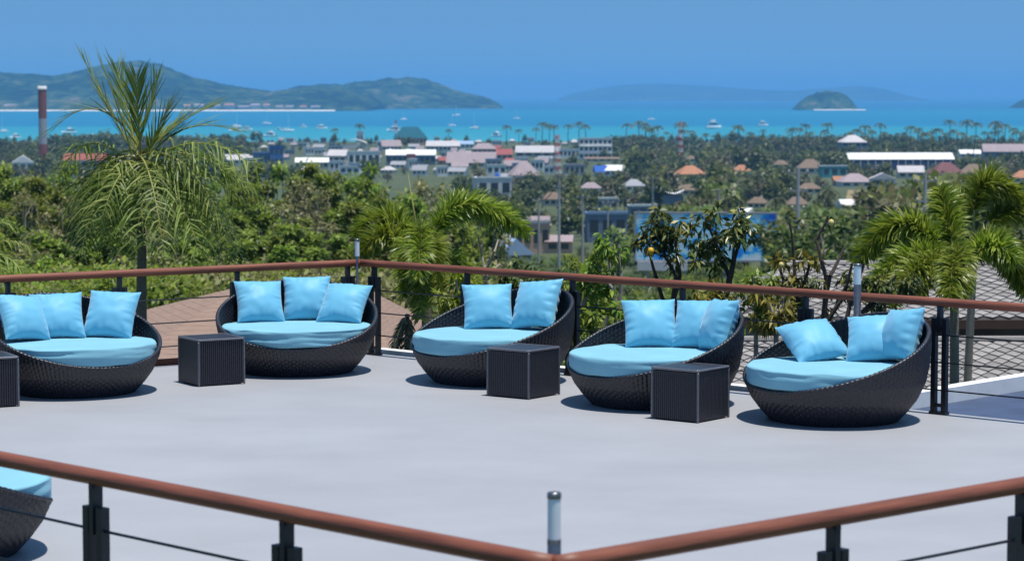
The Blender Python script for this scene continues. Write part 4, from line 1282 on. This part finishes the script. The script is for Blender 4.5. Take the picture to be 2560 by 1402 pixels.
B('pinkish house between the steep hall and the lattice mast', 1240, 1280, 372, 400, 'gable', 'pink', 'red', 0, 0, .1, .8, .5)
B('low white sheds beyond the hillside wood', 560, 620, 386, 412, 'gable', 'white', 'pale', 0, 0, .1, .5, .5)
B('grey-roofed long shed beyond the hillside wood', 280, 380, 386, 420, 'gable', 'pale', 'grey', 0, 0, .03, .4, .5)

rngb = random.Random(5)
SMALL = [('flat', 'white', 'white', 'small white flat-roofed house in the crowded quarter near the pier'), ('gable', 'pale', 'mauve', 'small mauve-roofed house in the crowded quarter near the pier'), ('hip', 'cream', 'pale', 'small cream hip-roofed house in the crowded quarter near the pier'),
         ('gable', 'white', 'grey', 'small grey-roofed white house in the crowded quarter near the pier'), ('gable', 'pink', 'red', 'small red-roofed house in the crowded quarter near the pier'), ('flat', 'grey', 'lightblue', 'small flat light-blue-topped house in the crowded quarter near the pier')]
for i in range(230):
    yb = rngb.uniform(356, 440); px = rngb.triangular(540, 1480, 1150)
    w = rngb.uniform(16, 38) * (.6 + .6 * (yb - 355) / 70); h = rngb.uniform(12, 22) * (.6 + .6 * (yb - 355) / 70)
    if any(a < px + w / 2 and b_ > px - w / 2 and abs(yb - y2) < 6 for a, b_, y1, y2, dd in BOXES): continue
    k = rngb.choice(SMALL[:4] + SMALL)
    o = B(k[3], px - w / 2, px + w / 2, yb - h, yb, k[0], k[1], k[2], 0, 0, rngb.uniform(-.4, .4), .7, .5, name='town_house')
    o['group'] = k[3].replace('house', 'houses')
SM2 = [('hip', 'cream', 'brown', 'small brown-roofed house half hidden among the town trees'), ('gable', 'white', 'white', 'small white-roofed house half hidden among the town trees'), ('hip', 'pale', 'mauve', 'small dull mauve-roofed house half hidden among the town trees')]
for i in range(26):
    yb = rngb.uniform(395, 560); px = rngb.uniform(1380, 2540); k = rngb.choice(SM2); kk = (yb - 240) / 180
    w = rngb.uniform(26, 44) * kk; h = rngb.uniform(18, 24) * kk
    if any(a < px + w / 2 and b_ > px - w / 2 and abs(yb - y2) < 30 for a, b_, y1, y2, dd in BOXES) or (2070 < px < 2300 and 455 < yb < 540): continue
    o = B(k[3], px - w / 2, px + w / 2, yb - h, yb, k[0], k[1], k[2], 0, 0, rngb.uniform(-.4, .4), .7, .5, name='town_house')
    o['group'] = k[3].replace('house', 'houses')

# dry field
fb = MB()
pts = [on_ground(px, py) for px, py in ((2110, 524), (2255, 520), (2275, 488), (2120, 480))]
fb.poly([p + Vector((0, 0, 1.2)) for p in pts])
tag(fb.build('dry_field', mat('dry_grass', (.26, .20, .10), .95, .35, .05)), kind='structure')

# masts
def mast(label, px, ytop, ybase, d, w0, w1, nsec, dish=True):
    base = at_d(px, ybase, d); base.z = gz(base.x, d)
    H = CAMZ - (ytop - HORY) * d / F - base.z
    t = thing('lattice_mast', label, 'mast', base, .4)
    red, wh = wallmat('mast_red', (.42, .05, .05)), wallmat('mast_white', (.75, .73, .72))
    for k in range(nsec):
        z0, z1 = H * k / nsec, H * (k + 1) / nsec
        a, b_ = w0 + (w1 - w0) * k / nsec, w0 + (w1 - w0) * (k + 1) / nsec
        mb = MB(); c0 = [Vector((sx * a / 2, sy * a / 2, z0)) for sx, sy in ((-1, -1), (1, -1), (1, 1), (-1, 1))]
        c1 = [Vector((sx * b_ / 2, sy * b_ / 2, z1)) for sx, sy in ((-1, -1), (1, -1), (1, 1), (-1, 1))]
        r = max(.10, w0 * .034)
        for i in range(4):
            j = (i + 1) % 4
            mb.tube([c0[i], c1[i]], r, 5); mb.tube([c0[i], c0[j]], r * .7, 4); mb.tube([c0[i], c1[j]], r * .7, 4); mb.tube([c0[j], c1[i]], r * .7, 4)
        mb.build('mast_section', wh if k % 2 else red, t)
    if dish:
        for k in range(4):
            mb = MB(); an = k * 1.6; mb.box((math.cos(an) * w1 * .9, math.sin(an) * w1 * .9, H * .96), (.5, .5, 2.6)); mb.build('antenna_panel', wh, t)
    return t
mast('red and white lattice mast standing among the town roofs', 1393, 338, 440, 1380, 4.0, 1.6, 11)
mast('red and white lattice mast rising out of the trees', 1700, 305, 410, 1700, 3.8, 1.4, 11)
mast('thin pale mast beside the pier terminal', 990, 300, 360, 2500, 3.0, 1.5, 7, False)
d = 1500; base = at_d(108, 400, d); base.z = gz(base.x, d)
t = thing('banded_chimney', 'tall red and white banded chimney with a white cap, seen past the coconut palm', 'chimney', base)
H = CAMZ - (216 - HORY) * d / F - base.z
cols = ['red', 'white', 'red', 'white', 'red']
for k, (z0, z1, c) in enumerate(((0, .32, 'red2'), (.32, .62, 'grey'), (.62, .80, 'red2'), (.80, .96, 'red2'), (.96, 1.0, 'wh'))):
    r0 = 2.6 + (.2 if k == 4 else 0); mb = MB(); mb.lathe([(r0, z0 * H), (r0, z1 * H)] + ([(.01, z1 * H)] if k == 4 else []), 16)
    mb.build('chimney_band', {'red2': wallmat('chimney_red', (.30, .09, .08)), 'grey': wallmat('chimney_grey', (.42, .42, .45)), 'wh': wallmat('mast_white', (.75, .73, .72))}[c], t, True)

# utility poles
def pole(label, px, ytop, d, r=.16, arms=2):
    x = (px - 1280) / F * d; g = gz(x, d); H = CAMZ - (ytop - HORY) * d / F - g
    t = thing('utility_pole', label, 'pole', (x, d, g), random.Random(px).uniform(-.3, .3), 'concrete utility poles')
    mb = MB(); mb.tube([(0, 0, -.5), (0, 0, H)], [r * 1.35, r * .85], 8); mb.build('shaft', wallmat('pole_concrete', (.42, .42, .42)), t)
    for k in range(arms):
        mb = MB(); mb.box((0, -.05, H - .5 - k * 1.6), (2.0 - .4 * k, .12, .14)); mb.build('crossarm', wallmat('pole_arm', (.30, .29, .28)), t)
        for sx in (-.85, 0, .85):
            mb = MB(); mb.lathe([(.06, 0), (.1, .1), (.05, .25), (.001, .26)], 8, (sx * (1 - .2 * k), -.05, H - .43 - k * 1.6)); mb.build('insulator', wallmat('pole_insulator', (.5, .48, .45)), t)
    return Vector((x, d, g + H - .4))
pp = [pole('concrete pole right of the blue billboard, the tallest in view', 1995, 418, 215, .17, 3),
      pole('concrete pole standing behind the bushy palm', 2313, 436, 190, .17, 2),
      pole('thin pole in front of the lattice mast among roadside roofs', 1398, 432, 360, .17, 2),
      pole('thin pole beside the blue-grey metal-clad building', 1457, 486, 370, .16, 2),
      pole('thin pole rising from the peach-walled building', 1347, 494, 365, .15, 2),
      pole('thin pole between the metal-clad building and the mango tree', 1520, 500, 400, .14, 1),
      pole('thin pole behind the upswept white shed roof', 1632, 440, 430, .15, 2),
      pole('thin pole behind the top of the billboard', 1798, 470, 420, .15, 2),
      pole('thin grey pole beyond the white-roofed hall', 1262, 540, 380, .15, 1)]
for k, (a, b_) in enumerate(((4, 2), (2, 3), (3, 5), (5, 6), (6, 7))):
    mb = MB(); a_, c_ = pp[a], pp[b_]
    for off in (-.8, .0, .8):
        mb.tube([a_.lerp(c_, i / 10) + Vector((0, off, -1.2 * math.sin(math.pi * i / 10))) for i in range(11)], .035, 4, False)
    o = mb.build('power_line', M['black']); tag(o, 'thin sagging power line strung between the roadside poles', 'power line', 'power lines along the road')

# billboard
d = 290; c_ = at_d(1764, 592, d)
wB, hB = (1938 - 1590) * d / F, (648 - 533) * d / F
g = gz(c_.x, d)
t = thing('billboard', 'large blue billboard printed with white shapes, behind the mango trees', 'billboard', (c_.x, d, g), -.06)
m, nt, n, l, b = nodemat('billboard_print')
tc = n.new('ShaderNodeTexCoord'); mp = n.new('ShaderNodeMapping'); mp.inputs['Scale'].default_value = (.5, 1, .75)
l.new(tc.outputs['Object'], mp.inputs['Vector'])
vo = n.new('ShaderNodeTexVoronoi'); vo.inputs['Scale'].default_value = .9; nz = n.new('ShaderNodeTexNoise'); nz.inputs['Scale'].default_value = .9; nz.inputs['Detail'].default_value = 6; nz.inputs['Roughness'].default_value = .62
l.new(mp.outputs[0], vo.inputs['Vector']); l.new(mp.outputs[0], nz.inputs['Vector'])
rp = n.new('ShaderNodeValToRGB'); e = rp.color_ramp.elements; rp.color_ramp.interpolation = 'EASE'
e[0].position = .30; e[0].color = (.01, .13, .55, 1); e[1].position = .64; e[1].color = (.80, .86, .92, 1)
for p_, c in ((.42, (.012, .22, .80)), (.48, (.05, .42, .85)), (.54, (.40, .66, .88))):
    k = e.new(p_); k.color = tuple(min(.95, q * 1.25) for q in c) + (1,)
l.new(nz.outputs['Fac'], rp.inputs[0]); l.new(rp.outputs[0], b.inputs['Base Color']); b.inputs['Roughness'].default_value = .5
zc = c_.z - g
mb = MB(); mb.box((0, 0, zc), (wB, .25, hB)); mb.build('print_panel', m, t)
mb = MB()
for z in (zc - hB / 2 - .12, zc + hB / 2 + .12): mb.box((0, .02, z), (wB + .5, .4, .22))
for x in (-wB / 2 - .13, wB / 2 + .13): mb.box((x, .02, zc), (.22, .4, hB))
mb.build('frame', wallmat('wall_grey', W_['grey']), t)
for x in (-wB * .42, -wB * .14, wB * .14, wB * .42):
    mb = MB(); mb.box((x, .5, (zc + hB / 2) / 2), (.35, .35, zc + hB / 2)); mb.build('leg', wallmat('wall_grey', W_['grey']), t)
mb = MB(); mb.box((-wB * .31, -.3, zc - hB / 2 - .75), (wB * .36, .2, 1.1)); mb.build('lower_panel', wallmat('wall_pale', W_['pale']), t)

# white truck on the road
d = 400; x = (1258 - 1280) / F * d; yb = 632
c_ = at_d(1258, 616, d)
t = thing('truck', 'white box truck seen from the front on the road behind the arching palm plume', 'truck', (x, d, c_.z), .25)
wheelm = wallmat('tyre', (.02, .02, .02))
mb = MB(); mb.box((0, 2.9, 2.0), (2.3, 4.6, 2.6)); mb.build('cargo_box', wallmat('wall_white', W_['white']), t)
mb = MB(); mb.v = [(-1.05, -.9, .45), (1.05, -.9, .45), (1.05, .5, .45), (-1.05, .5, .45), (-1.05, -.95, 1.45), (1.05, -.95, 1.45), (1.0, -.5, 2.5), (-1.0, -.5, 2.5), (1.0, .5, 2.5), (-1.0, .5, 2.5)]
mb.f = [(0, 1, 5, 4), (4, 5, 6, 7), (7, 6, 8, 9), (1, 2, 8, 6, 5), (3, 0, 4, 7, 9), (2, 3, 9, 8), (0, 3, 2, 1)]
mb.build('cab', wallmat('wall_white', W_['white']), t)
mb = MB(); mb.poly([(-.9, -.925, 1.52), (.9, -.925, 1.52), (.86, -.56, 2.34), (-.86, -.56, 2.34)]); mb.build('windscreen', M['glass'], t)
mb = MB(); mb.box((0, -1.0, .55), (2.1, .25, .3)); mb.build('bumper', wallmat('wall_grey', W_['grey']), t)
for sx in (-.8, .8):
    mb = MB(); mb.box((sx, -.96, .95), (.35, .06, .22)); mb.build('headlight', wallmat('mast_white', (.75, .73, .72)), t)
    for wy in (-.2, 3.9):
        mb = MB(); mb.tube([(sx * 1.2 - .14, wy, .45), (sx * 1.2 + .14, wy, .45)], .45, 14); mb.build('wheel', wheelm, t)

# ------------------------------------------------------------------ town trees, shore palms
CN = {}
def town_tree_mesh(seed, n=420, L=1.15, W=.75, mk='lf_town', tall=False):
    rng = random.Random(seed); mb = MB(); H = 9.0
    bend_tube(mb, (0, 0, -1), (rng.uniform(-.4, .4), 0, H * .55), .28, .12, rng, .03, 3, 5)
    nt_ = len(mb.f); cl = []
    for k in range(11):
        an = rng.uniform(0, 6.28); rr = rng.uniform(0, 2.9) * (.55 if tall else 1)
        cl.append((Vector((math.cos(an) * rr, math.sin(an) * rr, H * rng.uniform(.38, .88) - rr * .25)), rng.uniform(1.0, 1.9)))
    for c, r in cl[:5]: bend_tube(mb, (0, 0, H * .35), c, .1, .04, rng, .05, 2, 4)
    nt_ = len(mb.f)
    leaf_cloud(mb, cl, n, L, W, rng, .1, .6)
    me = mb.mesh('town_tree', M['darkbark']); me.materials.append(M[mk]); CN[me.name] = mb.cn
    idx = [0] * nt_ + [1] * (len(mb.f) - nt_); me.polygons.foreach_set('material_index', idx)
    return me
def coco_mesh(seed, n=13):
    rng = random.Random(seed); mb = MB(); H = 13.0
    lean = Vector((rng.uniform(-1.2, 1.2), rng.uniform(-1, 1), H))
    bend_tube(mb, (0, 0, -.5), lean, .26, .16, rng, .03, 5, 5); k0 = len(mb.f)
    for k in range(n):
        an = 2 * math.pi * k / n + rng.uniform(-.2, .2); up = rng.uniform(-.5, 1.0)
        b1 = lean + Vector((math.cos(an) * 1.6, math.sin(an) * 1.6, 1.1 * up + .7)); c1 = lean + Vector((math.cos(an) * 3.1, math.sin(an) * 3.1, -1.6 + 2.0 * up))
        for i in range(14):
            t = .1 + .9 * i / 13; p = bez(lean, b1, c1, t); T = ((b1 - lean) * (2 * (1 - t)) + (c1 - b1) * (2 * t)).normalized()
            S = T.cross(Vector((0, 0, 1)))
            S = S.normalized() if S.length > .05 else Vector((1, 0, 0))
            for s in (-1, 1): leaf(mb, p, (S * s + T * .7 + Vector((0, 0, -.45))).normalized(), Vector((0, 0, 1)), 1.05, .30)
    me = mb.mesh('coconut_palm', M['darkbark']); me.materials.append(M['lf_coco'])
    me.polygons.foreach_set('material_index', [0] * k0 + [1] * (len(mb.f) - k0))
    return me
M['lf_coco'] = leafmat('far_coconut_leaf', (.045, .07, .022), (.085, .115, .04), (.19, .20, .08), trans=.3, objrand=.3)
M['lf_town2'] = leafmat('light_town_leaf', (.07, .11, .024), (.15, .20, .045), (.27, .29, .09), trans=.35, objrand=.35)
M['lf_town3'] = leafmat('brown_town_leaf', (.08, .08, .045), (.15, .14, .075), (.24, .21, .12), trans=.3, objrand=.25)
TT = [town_tree_mesh(500), town_tree_mesh(501), town_tree_mesh(502, tall=True), town_tree_mesh(503, mk='lf_town2'), town_tree_mesh(504, mk='lf_town2'), town_tree_mesh(505, mk='lf_town3', n=300)]
TT_far = [town_tree_mesh(510, 150, 1.6, 1.1), town_tree_mesh(511, 150, 1.6, 1.1), town_tree_mesh(512, 130, 1.6, 1.1, tall=True), town_tree_mesh(513, 150, 1.6, 1.1), town_tree_mesh(514, 110, 1.6, 1.1)]
TL = [('rounded dark green tree among the town roofs', 'dark green town trees'), ('rounded dark green tree among the town roofs', 'dark green town trees'), ('narrow upright dark tree among the town roofs', 'upright town trees'),
      ('lighter green spreading tree among the town roofs', 'lighter green town trees'), ('lighter green spreading tree among the town roofs', 'lighter green town trees'), ('brownish half-bare tree among the town roofs', 'brownish town trees')]
CO = [coco_mesh(600 + i) for i in range(4)]
rng = random.Random(77)

def blocked(px, d, top_py, half):
    for (a, b_, yt, yb, bd) in BOXES:
        if a - half < px < b_ + half:
            if d < bd and top_py < yb - (yb - yt) * .55 and HORY + (CAMZ - gz((px - 1280) / F * d, d)) * F / d > yt: return True
            if bd - 4 <= d < bd + (b_ - a) * bd / F * .8: return True
    # keep the billboard, the road gap and the poles readable
    if 1575 < px < 1950 and d < 300 and top_py < 640: return True
    if 1225 < px < 1440 and d < 400 and top_py < 618: return True
    return False

indiv = 0; far = MB(); far_idx = []
cands = []
d = 330.0
while d < 2560:
    step = max(9, d * .018)
    x0_, x1_ = (1130 if d < 1250 else -60), 2640
    gap = 46 * (520 / max(520, d)) ** .75
    px = x0_ + rng.uniform(0, gap)
    while px < x1_:
        cands.append((px + rng.uniform(-.3, .3) * gap, d + rng.uniform(-.5, .5) * step * 1.0))
        px += gap * rng.uniform(.7, 1.7)
    d += step * (1.9 if d < 1000 else 1.5)
cands.sort(key=lambda q: q[1])
for px, d in cands:
    x = (px - 1280) / F * d; g = gz(x, d)
    if 2090 < px < 2290 and 940 < d < 1150: continue            # the dry field
    H = rng.choice((rng.uniform(4.5, 9), rng.uniform(6, 11), rng.uniform(9, 13))) * (1.0 if d < 1700 else .85) * (1 + .75 * mnoise.noise(Vector((x * .012, d * .006, 4.4))))
    H = max(4, H)
    top = HORY + (CAMZ - g - H) * F / d
    half = 3.2 * F / d * .7
    if blocked(px, d, top, half): continue
    if 600 < px < 1420 and d > 1250 and rng.random() < .62: continue
    sc = H / 9.0
    if indiv < 285:
        v = rng.choice((0, 1, 0, 2, 3, 4, 3, 4, 5))
        o = link('town_tree', TT[v]); o.location = (x, d, g); o.rotation_euler = (0, 0, rng.uniform(0, 6.28)); o.scale = (sc * rng.uniform(.9, 1.3),) * 2 + (sc,)
        tag(o, TL[v][0], 'tree', TL[v][1]); indiv += 1
    else:
        ki = rng.randrange(5); me = TT_far[ki]; kk = 1 + (1 if ki in (3,) else 2 if ki == 4 else 0); off = len(far.v); an = rng.uniform(0, 6.28); ca, sa = math.cos(an), math.sin(an)
        cn_ = CN[me.name]
        for q in me.vertices:
            c = q.co
            if q.index in cn_:
                w_ = cn_[q.index]; far.cn[off + q.index] = (w_[0] * ca - w_[1] * sa, w_[0] * sa + w_[1] * ca, w_[2])
            far.v.append((x + (c.x * ca - c.y * sa) * sc * 1.15, d + (c.x * sa + c.y * ca) * sc * 1.15, g + c.z * sc))
        for f in me.polygons: far.f.append(tuple(off + k for k in f.vertices)); far_idx.append(kk if f.material_index else 0)
me = far.mesh('distant_woods', M['darkbark']); me.materials.append(M['lf_town']); me.materials.append(M['lf_town2']); me.materials.append(M['lf_town3']); me.polygons.foreach_set('material_index', far_idx)
tag(link('distant_woods', me), 'dark green trees merging into one wood before the shore', 'woods', kind='stuff')
print('indiv trees', indiv, 'far cands', len(cands))

def coco(px, d, H, label, group):
    x = (px - 1280) / F * d; g = gz(x, d)
    o = link('coconut_palm', rng.choice(CO)); o.location = (x, d, g); o.rotation_euler = (0, 0, rng.uniform(0, 6.28)); o.scale = (H / 13 * 1.05, H / 13 * 1.05, H / 13)
    tag(o, label, 'palm tree', group)
n_c = 0
for i in range(84):
    px = 1560 + 1060 * (i + rng.uniform(-.5, .5)) / 84
    px += 26 * mnoise.noise(Vector((i * .55, 9.1, 0)))
    d = rng.uniform(1850, 2450); H = rng.choice((rng.uniform(10, 15), rng.uniform(14, 22))) + (4 if px > 2340 else 0)
    top = HORY + (CAMZ - gz(0, d) - H) * F / d
    if any(a - 6 < px < b_ + 6 and d < bd and bd > 2000 for a, b_, yt, yb, bd in BOXES): continue
    coco(px, d, H, 'coconut palm in the dark row along the shore', 'coconut palms along the shore')
for px, H in ((1268, 19), (1296, 15), (1342, 16), (1355, 22), (1372, 20), (1385, 19), (1420, 20), (1446, 22), (1466, 20), (900, 20), (838, 16), (1120, 15), (1595, 24), (1612, 22), (2200, 22), (2178, 15)):
    coco(px + rng.uniform(-2, 2), rng.uniform(2300, 2450), H, 'lone coconut palm standing up against the turquoise water', 'lone shore palms')
for i in range(34):
    px = rng.uniform(1400, 2100); d = rng.uniform(480, 1050); H = rng.uniform(9, 13)
    if blocked(px, d, HORY + (CAMZ - gz(40, d) - H) * F / d, 10): continue
    coco(px, d, H, 'coconut palm mixed among the town trees', 'coconut palms among the town trees')

# ------------------------------------------------------------------ boats
def boat_kit(kind):
    P = []; mb = MB(); L = 12.0
    g = []
    for i in range(9):
        u = i / 8; w = 1.9 * (1 - (abs(u - .4) / .62) ** 2.4) if u > .4 else 1.6 + .3 * u
        w = max(.05, w); x = -L / 2 + L * u; sh = 1.2 + .5 * u * u
        g.append([(x, -w, sh), (x, -w * .75, .2), (x, 0, -.4), (x, w * .75, .2), (x, w, sh), (x, 0, sh + .05)])
    mb.quadmesh(g, closed_v=True); P.append(('hull', mb.mesh('hull', wallmat('boat_white', (.82, .82, .82)), True)))
    mb = MB()
    if kind == 'sail':
        mb.box((-.5, 0, 1.75), (4.5, 2.2, .9)); P.append(('cabin', mb.mesh('cabin', wallmat('boat_white', (.8, .8, .8)))))
        mb = MB(); mb.tube([(.8, 0, 1.4), (.8, 0, 15)], .16, 5); mb.tube([(.8, 0, 2.6), (-4.5, 0, 2.5)], .22, 5); P.append(('mast', mb.mesh('mast', wallmat('boat_white', (.8, .8, .8)))))
    else:
        mb.box((-1.0, 0, 2.3), (6.5, 3.0, 2.0)); P.append(('cabin', mb.mesh('cabin', wallmat('boat_white', (.8, .8, .8)))))
        mb = MB(); mb.box((-1.0, 0, 3.45), (7.4, 3.5, .25)); mb.box((-.3, 0, 4.2), (3.2, 2.4, 1.3)); P.append(('upper_deck', mb.mesh('upper_deck', wallmat('boat_white', (.8, .8, .8)))))
        mb = MB(); mb.box((-1.0, 0, 2.5), (6.0, 3.1, .8)); P.append(('window_band', mb.mesh('window_band', M['glass'])))
    return P
SAIL, MOTOR = boat_kit('sail'), boat_kit('motor')
def boat(px, py, kit, L, label, group, zs=1.0):
    d = 50.0 * F / (py - HORY); p = Vector(((px - 1280) / F * d, d, SEA))
    t = thing('sailing_boat' if kit is SAIL else 'motor_boat', label, 'boat', p, rng.uniform(-.9, .9) + (math.pi if rng.random() < .5 else 0), group)
    t.scale = (L / 12,) * 2 + (L / 12 * zs,)
    if zs > 1: t.rotation_euler = (0, 0, .25)
    for nme, me in kit: link(nme, me, t)
boat(1783, 322, MOTOR, 24, 'big white excursion boat with two decks, anchored nearest the shore palms', None, 1.5)
boat(1906, 315, MOTOR, 18, 'smaller white excursion boat between the two-decked boat and the dome-shaped island', None, 1.3)
for px, py, k, L in ((1142, 290, SAIL, 16), (1187, 322, SAIL, 13), (1292, 298, SAIL, 12), (1628, 300, SAIL, 12), (720, 328, SAIL, 14), (10, 330, SAIL, 12), (592, 318, SAIL, 14), (668, 310, SAIL, 12), (1010, 300, SAIL, 13), (1130, 315, SAIL, 10)):
    boat(px, py, k, L * 1.35, 'small white sailing boat anchored in the turquoise bay', 'sailing boats in the bay')
for px, py, k, L in ((40, 345, MOTOR, 10), (175, 333, MOTOR, 14), (230, 345, MOTOR, 9), (590, 328, MOTOR, 13), (620, 325, MOTOR, 10), (640, 340, MOTOR, 9), (805, 322, MOTOR, 12), (676, 342, MOTOR, 13), (698, 324, MOTOR, 7), (760, 318, MOTOR, 8), (1240, 342, MOTOR, 12), (985, 328, MOTOR, 14)):
    boat(px, py, k, L * 1.45, 'small white motor boat anchored in the turquoise bay', 'motor boats in the bay')
# houses at the foot of the far hills
for i, px in enumerate((8, 30, 46, 470, 500, 545, 575, 612, 640, 668, 700, 726, 760, 790)):
    d = 8080.0; x = (px - 1280) / F * d; h = rng.uniform(9, 18); w = rng.uniform(18, 40)
    t = thing('waterfront_house', 'tiny pale house on the far beach below the wooded hills', 'building', (x, d, SEA + 4), 0, 'houses on the far beach')
    mb = MB(); mb.box((0, 0, h * .35), (w, 20, h * .7 + 6)); mb.build('wall', wallmat('wall_white', W_['white']), t)
    mb = MB(); X, Y = w / 2 + 1, 11; mb.v = [(-X, -Y, h * .7 + 3), (X, -Y, h * .7 + 3), (X, 0, h + 4), (-X, 0, h + 4), (-X, Y, h * .7 + 3), (X, Y, h * .7 + 3)]
    mb.f = [(0, 1, 2, 3), (3, 2, 5, 4), (1, 5, 2), (0, 3, 4), (0, 4, 5, 1)]; mb.build('roof', wallmat('roof_mauve' if i % 3 else 'roof_orange', R_['mauve']), t)

# ------------------------------------------------------------------ haze
hb = MB(); hb.box((0, 21500, 75), (46000, 43200, 251))
m = bpy.data.materials.new('haze_air'); m.use_nodes = True
nt = m.node_tree; nt.nodes.clear()
out = nt.nodes.new('ShaderNodeOutputMaterial'); pv = nt.nodes.new('ShaderNodeVolumePrincipled')
pv.inputs['Color'].default_value = (.20, .50, .84, 1)
pv.inputs['Density'].default_value = 7.6e-5
pv.inputs['Anisotropy'].default_value = 0.0
nt.links.new(pv.outputs[0], out.inputs['Volume'])
tag(hb.build('haze', m), kind='stuff')
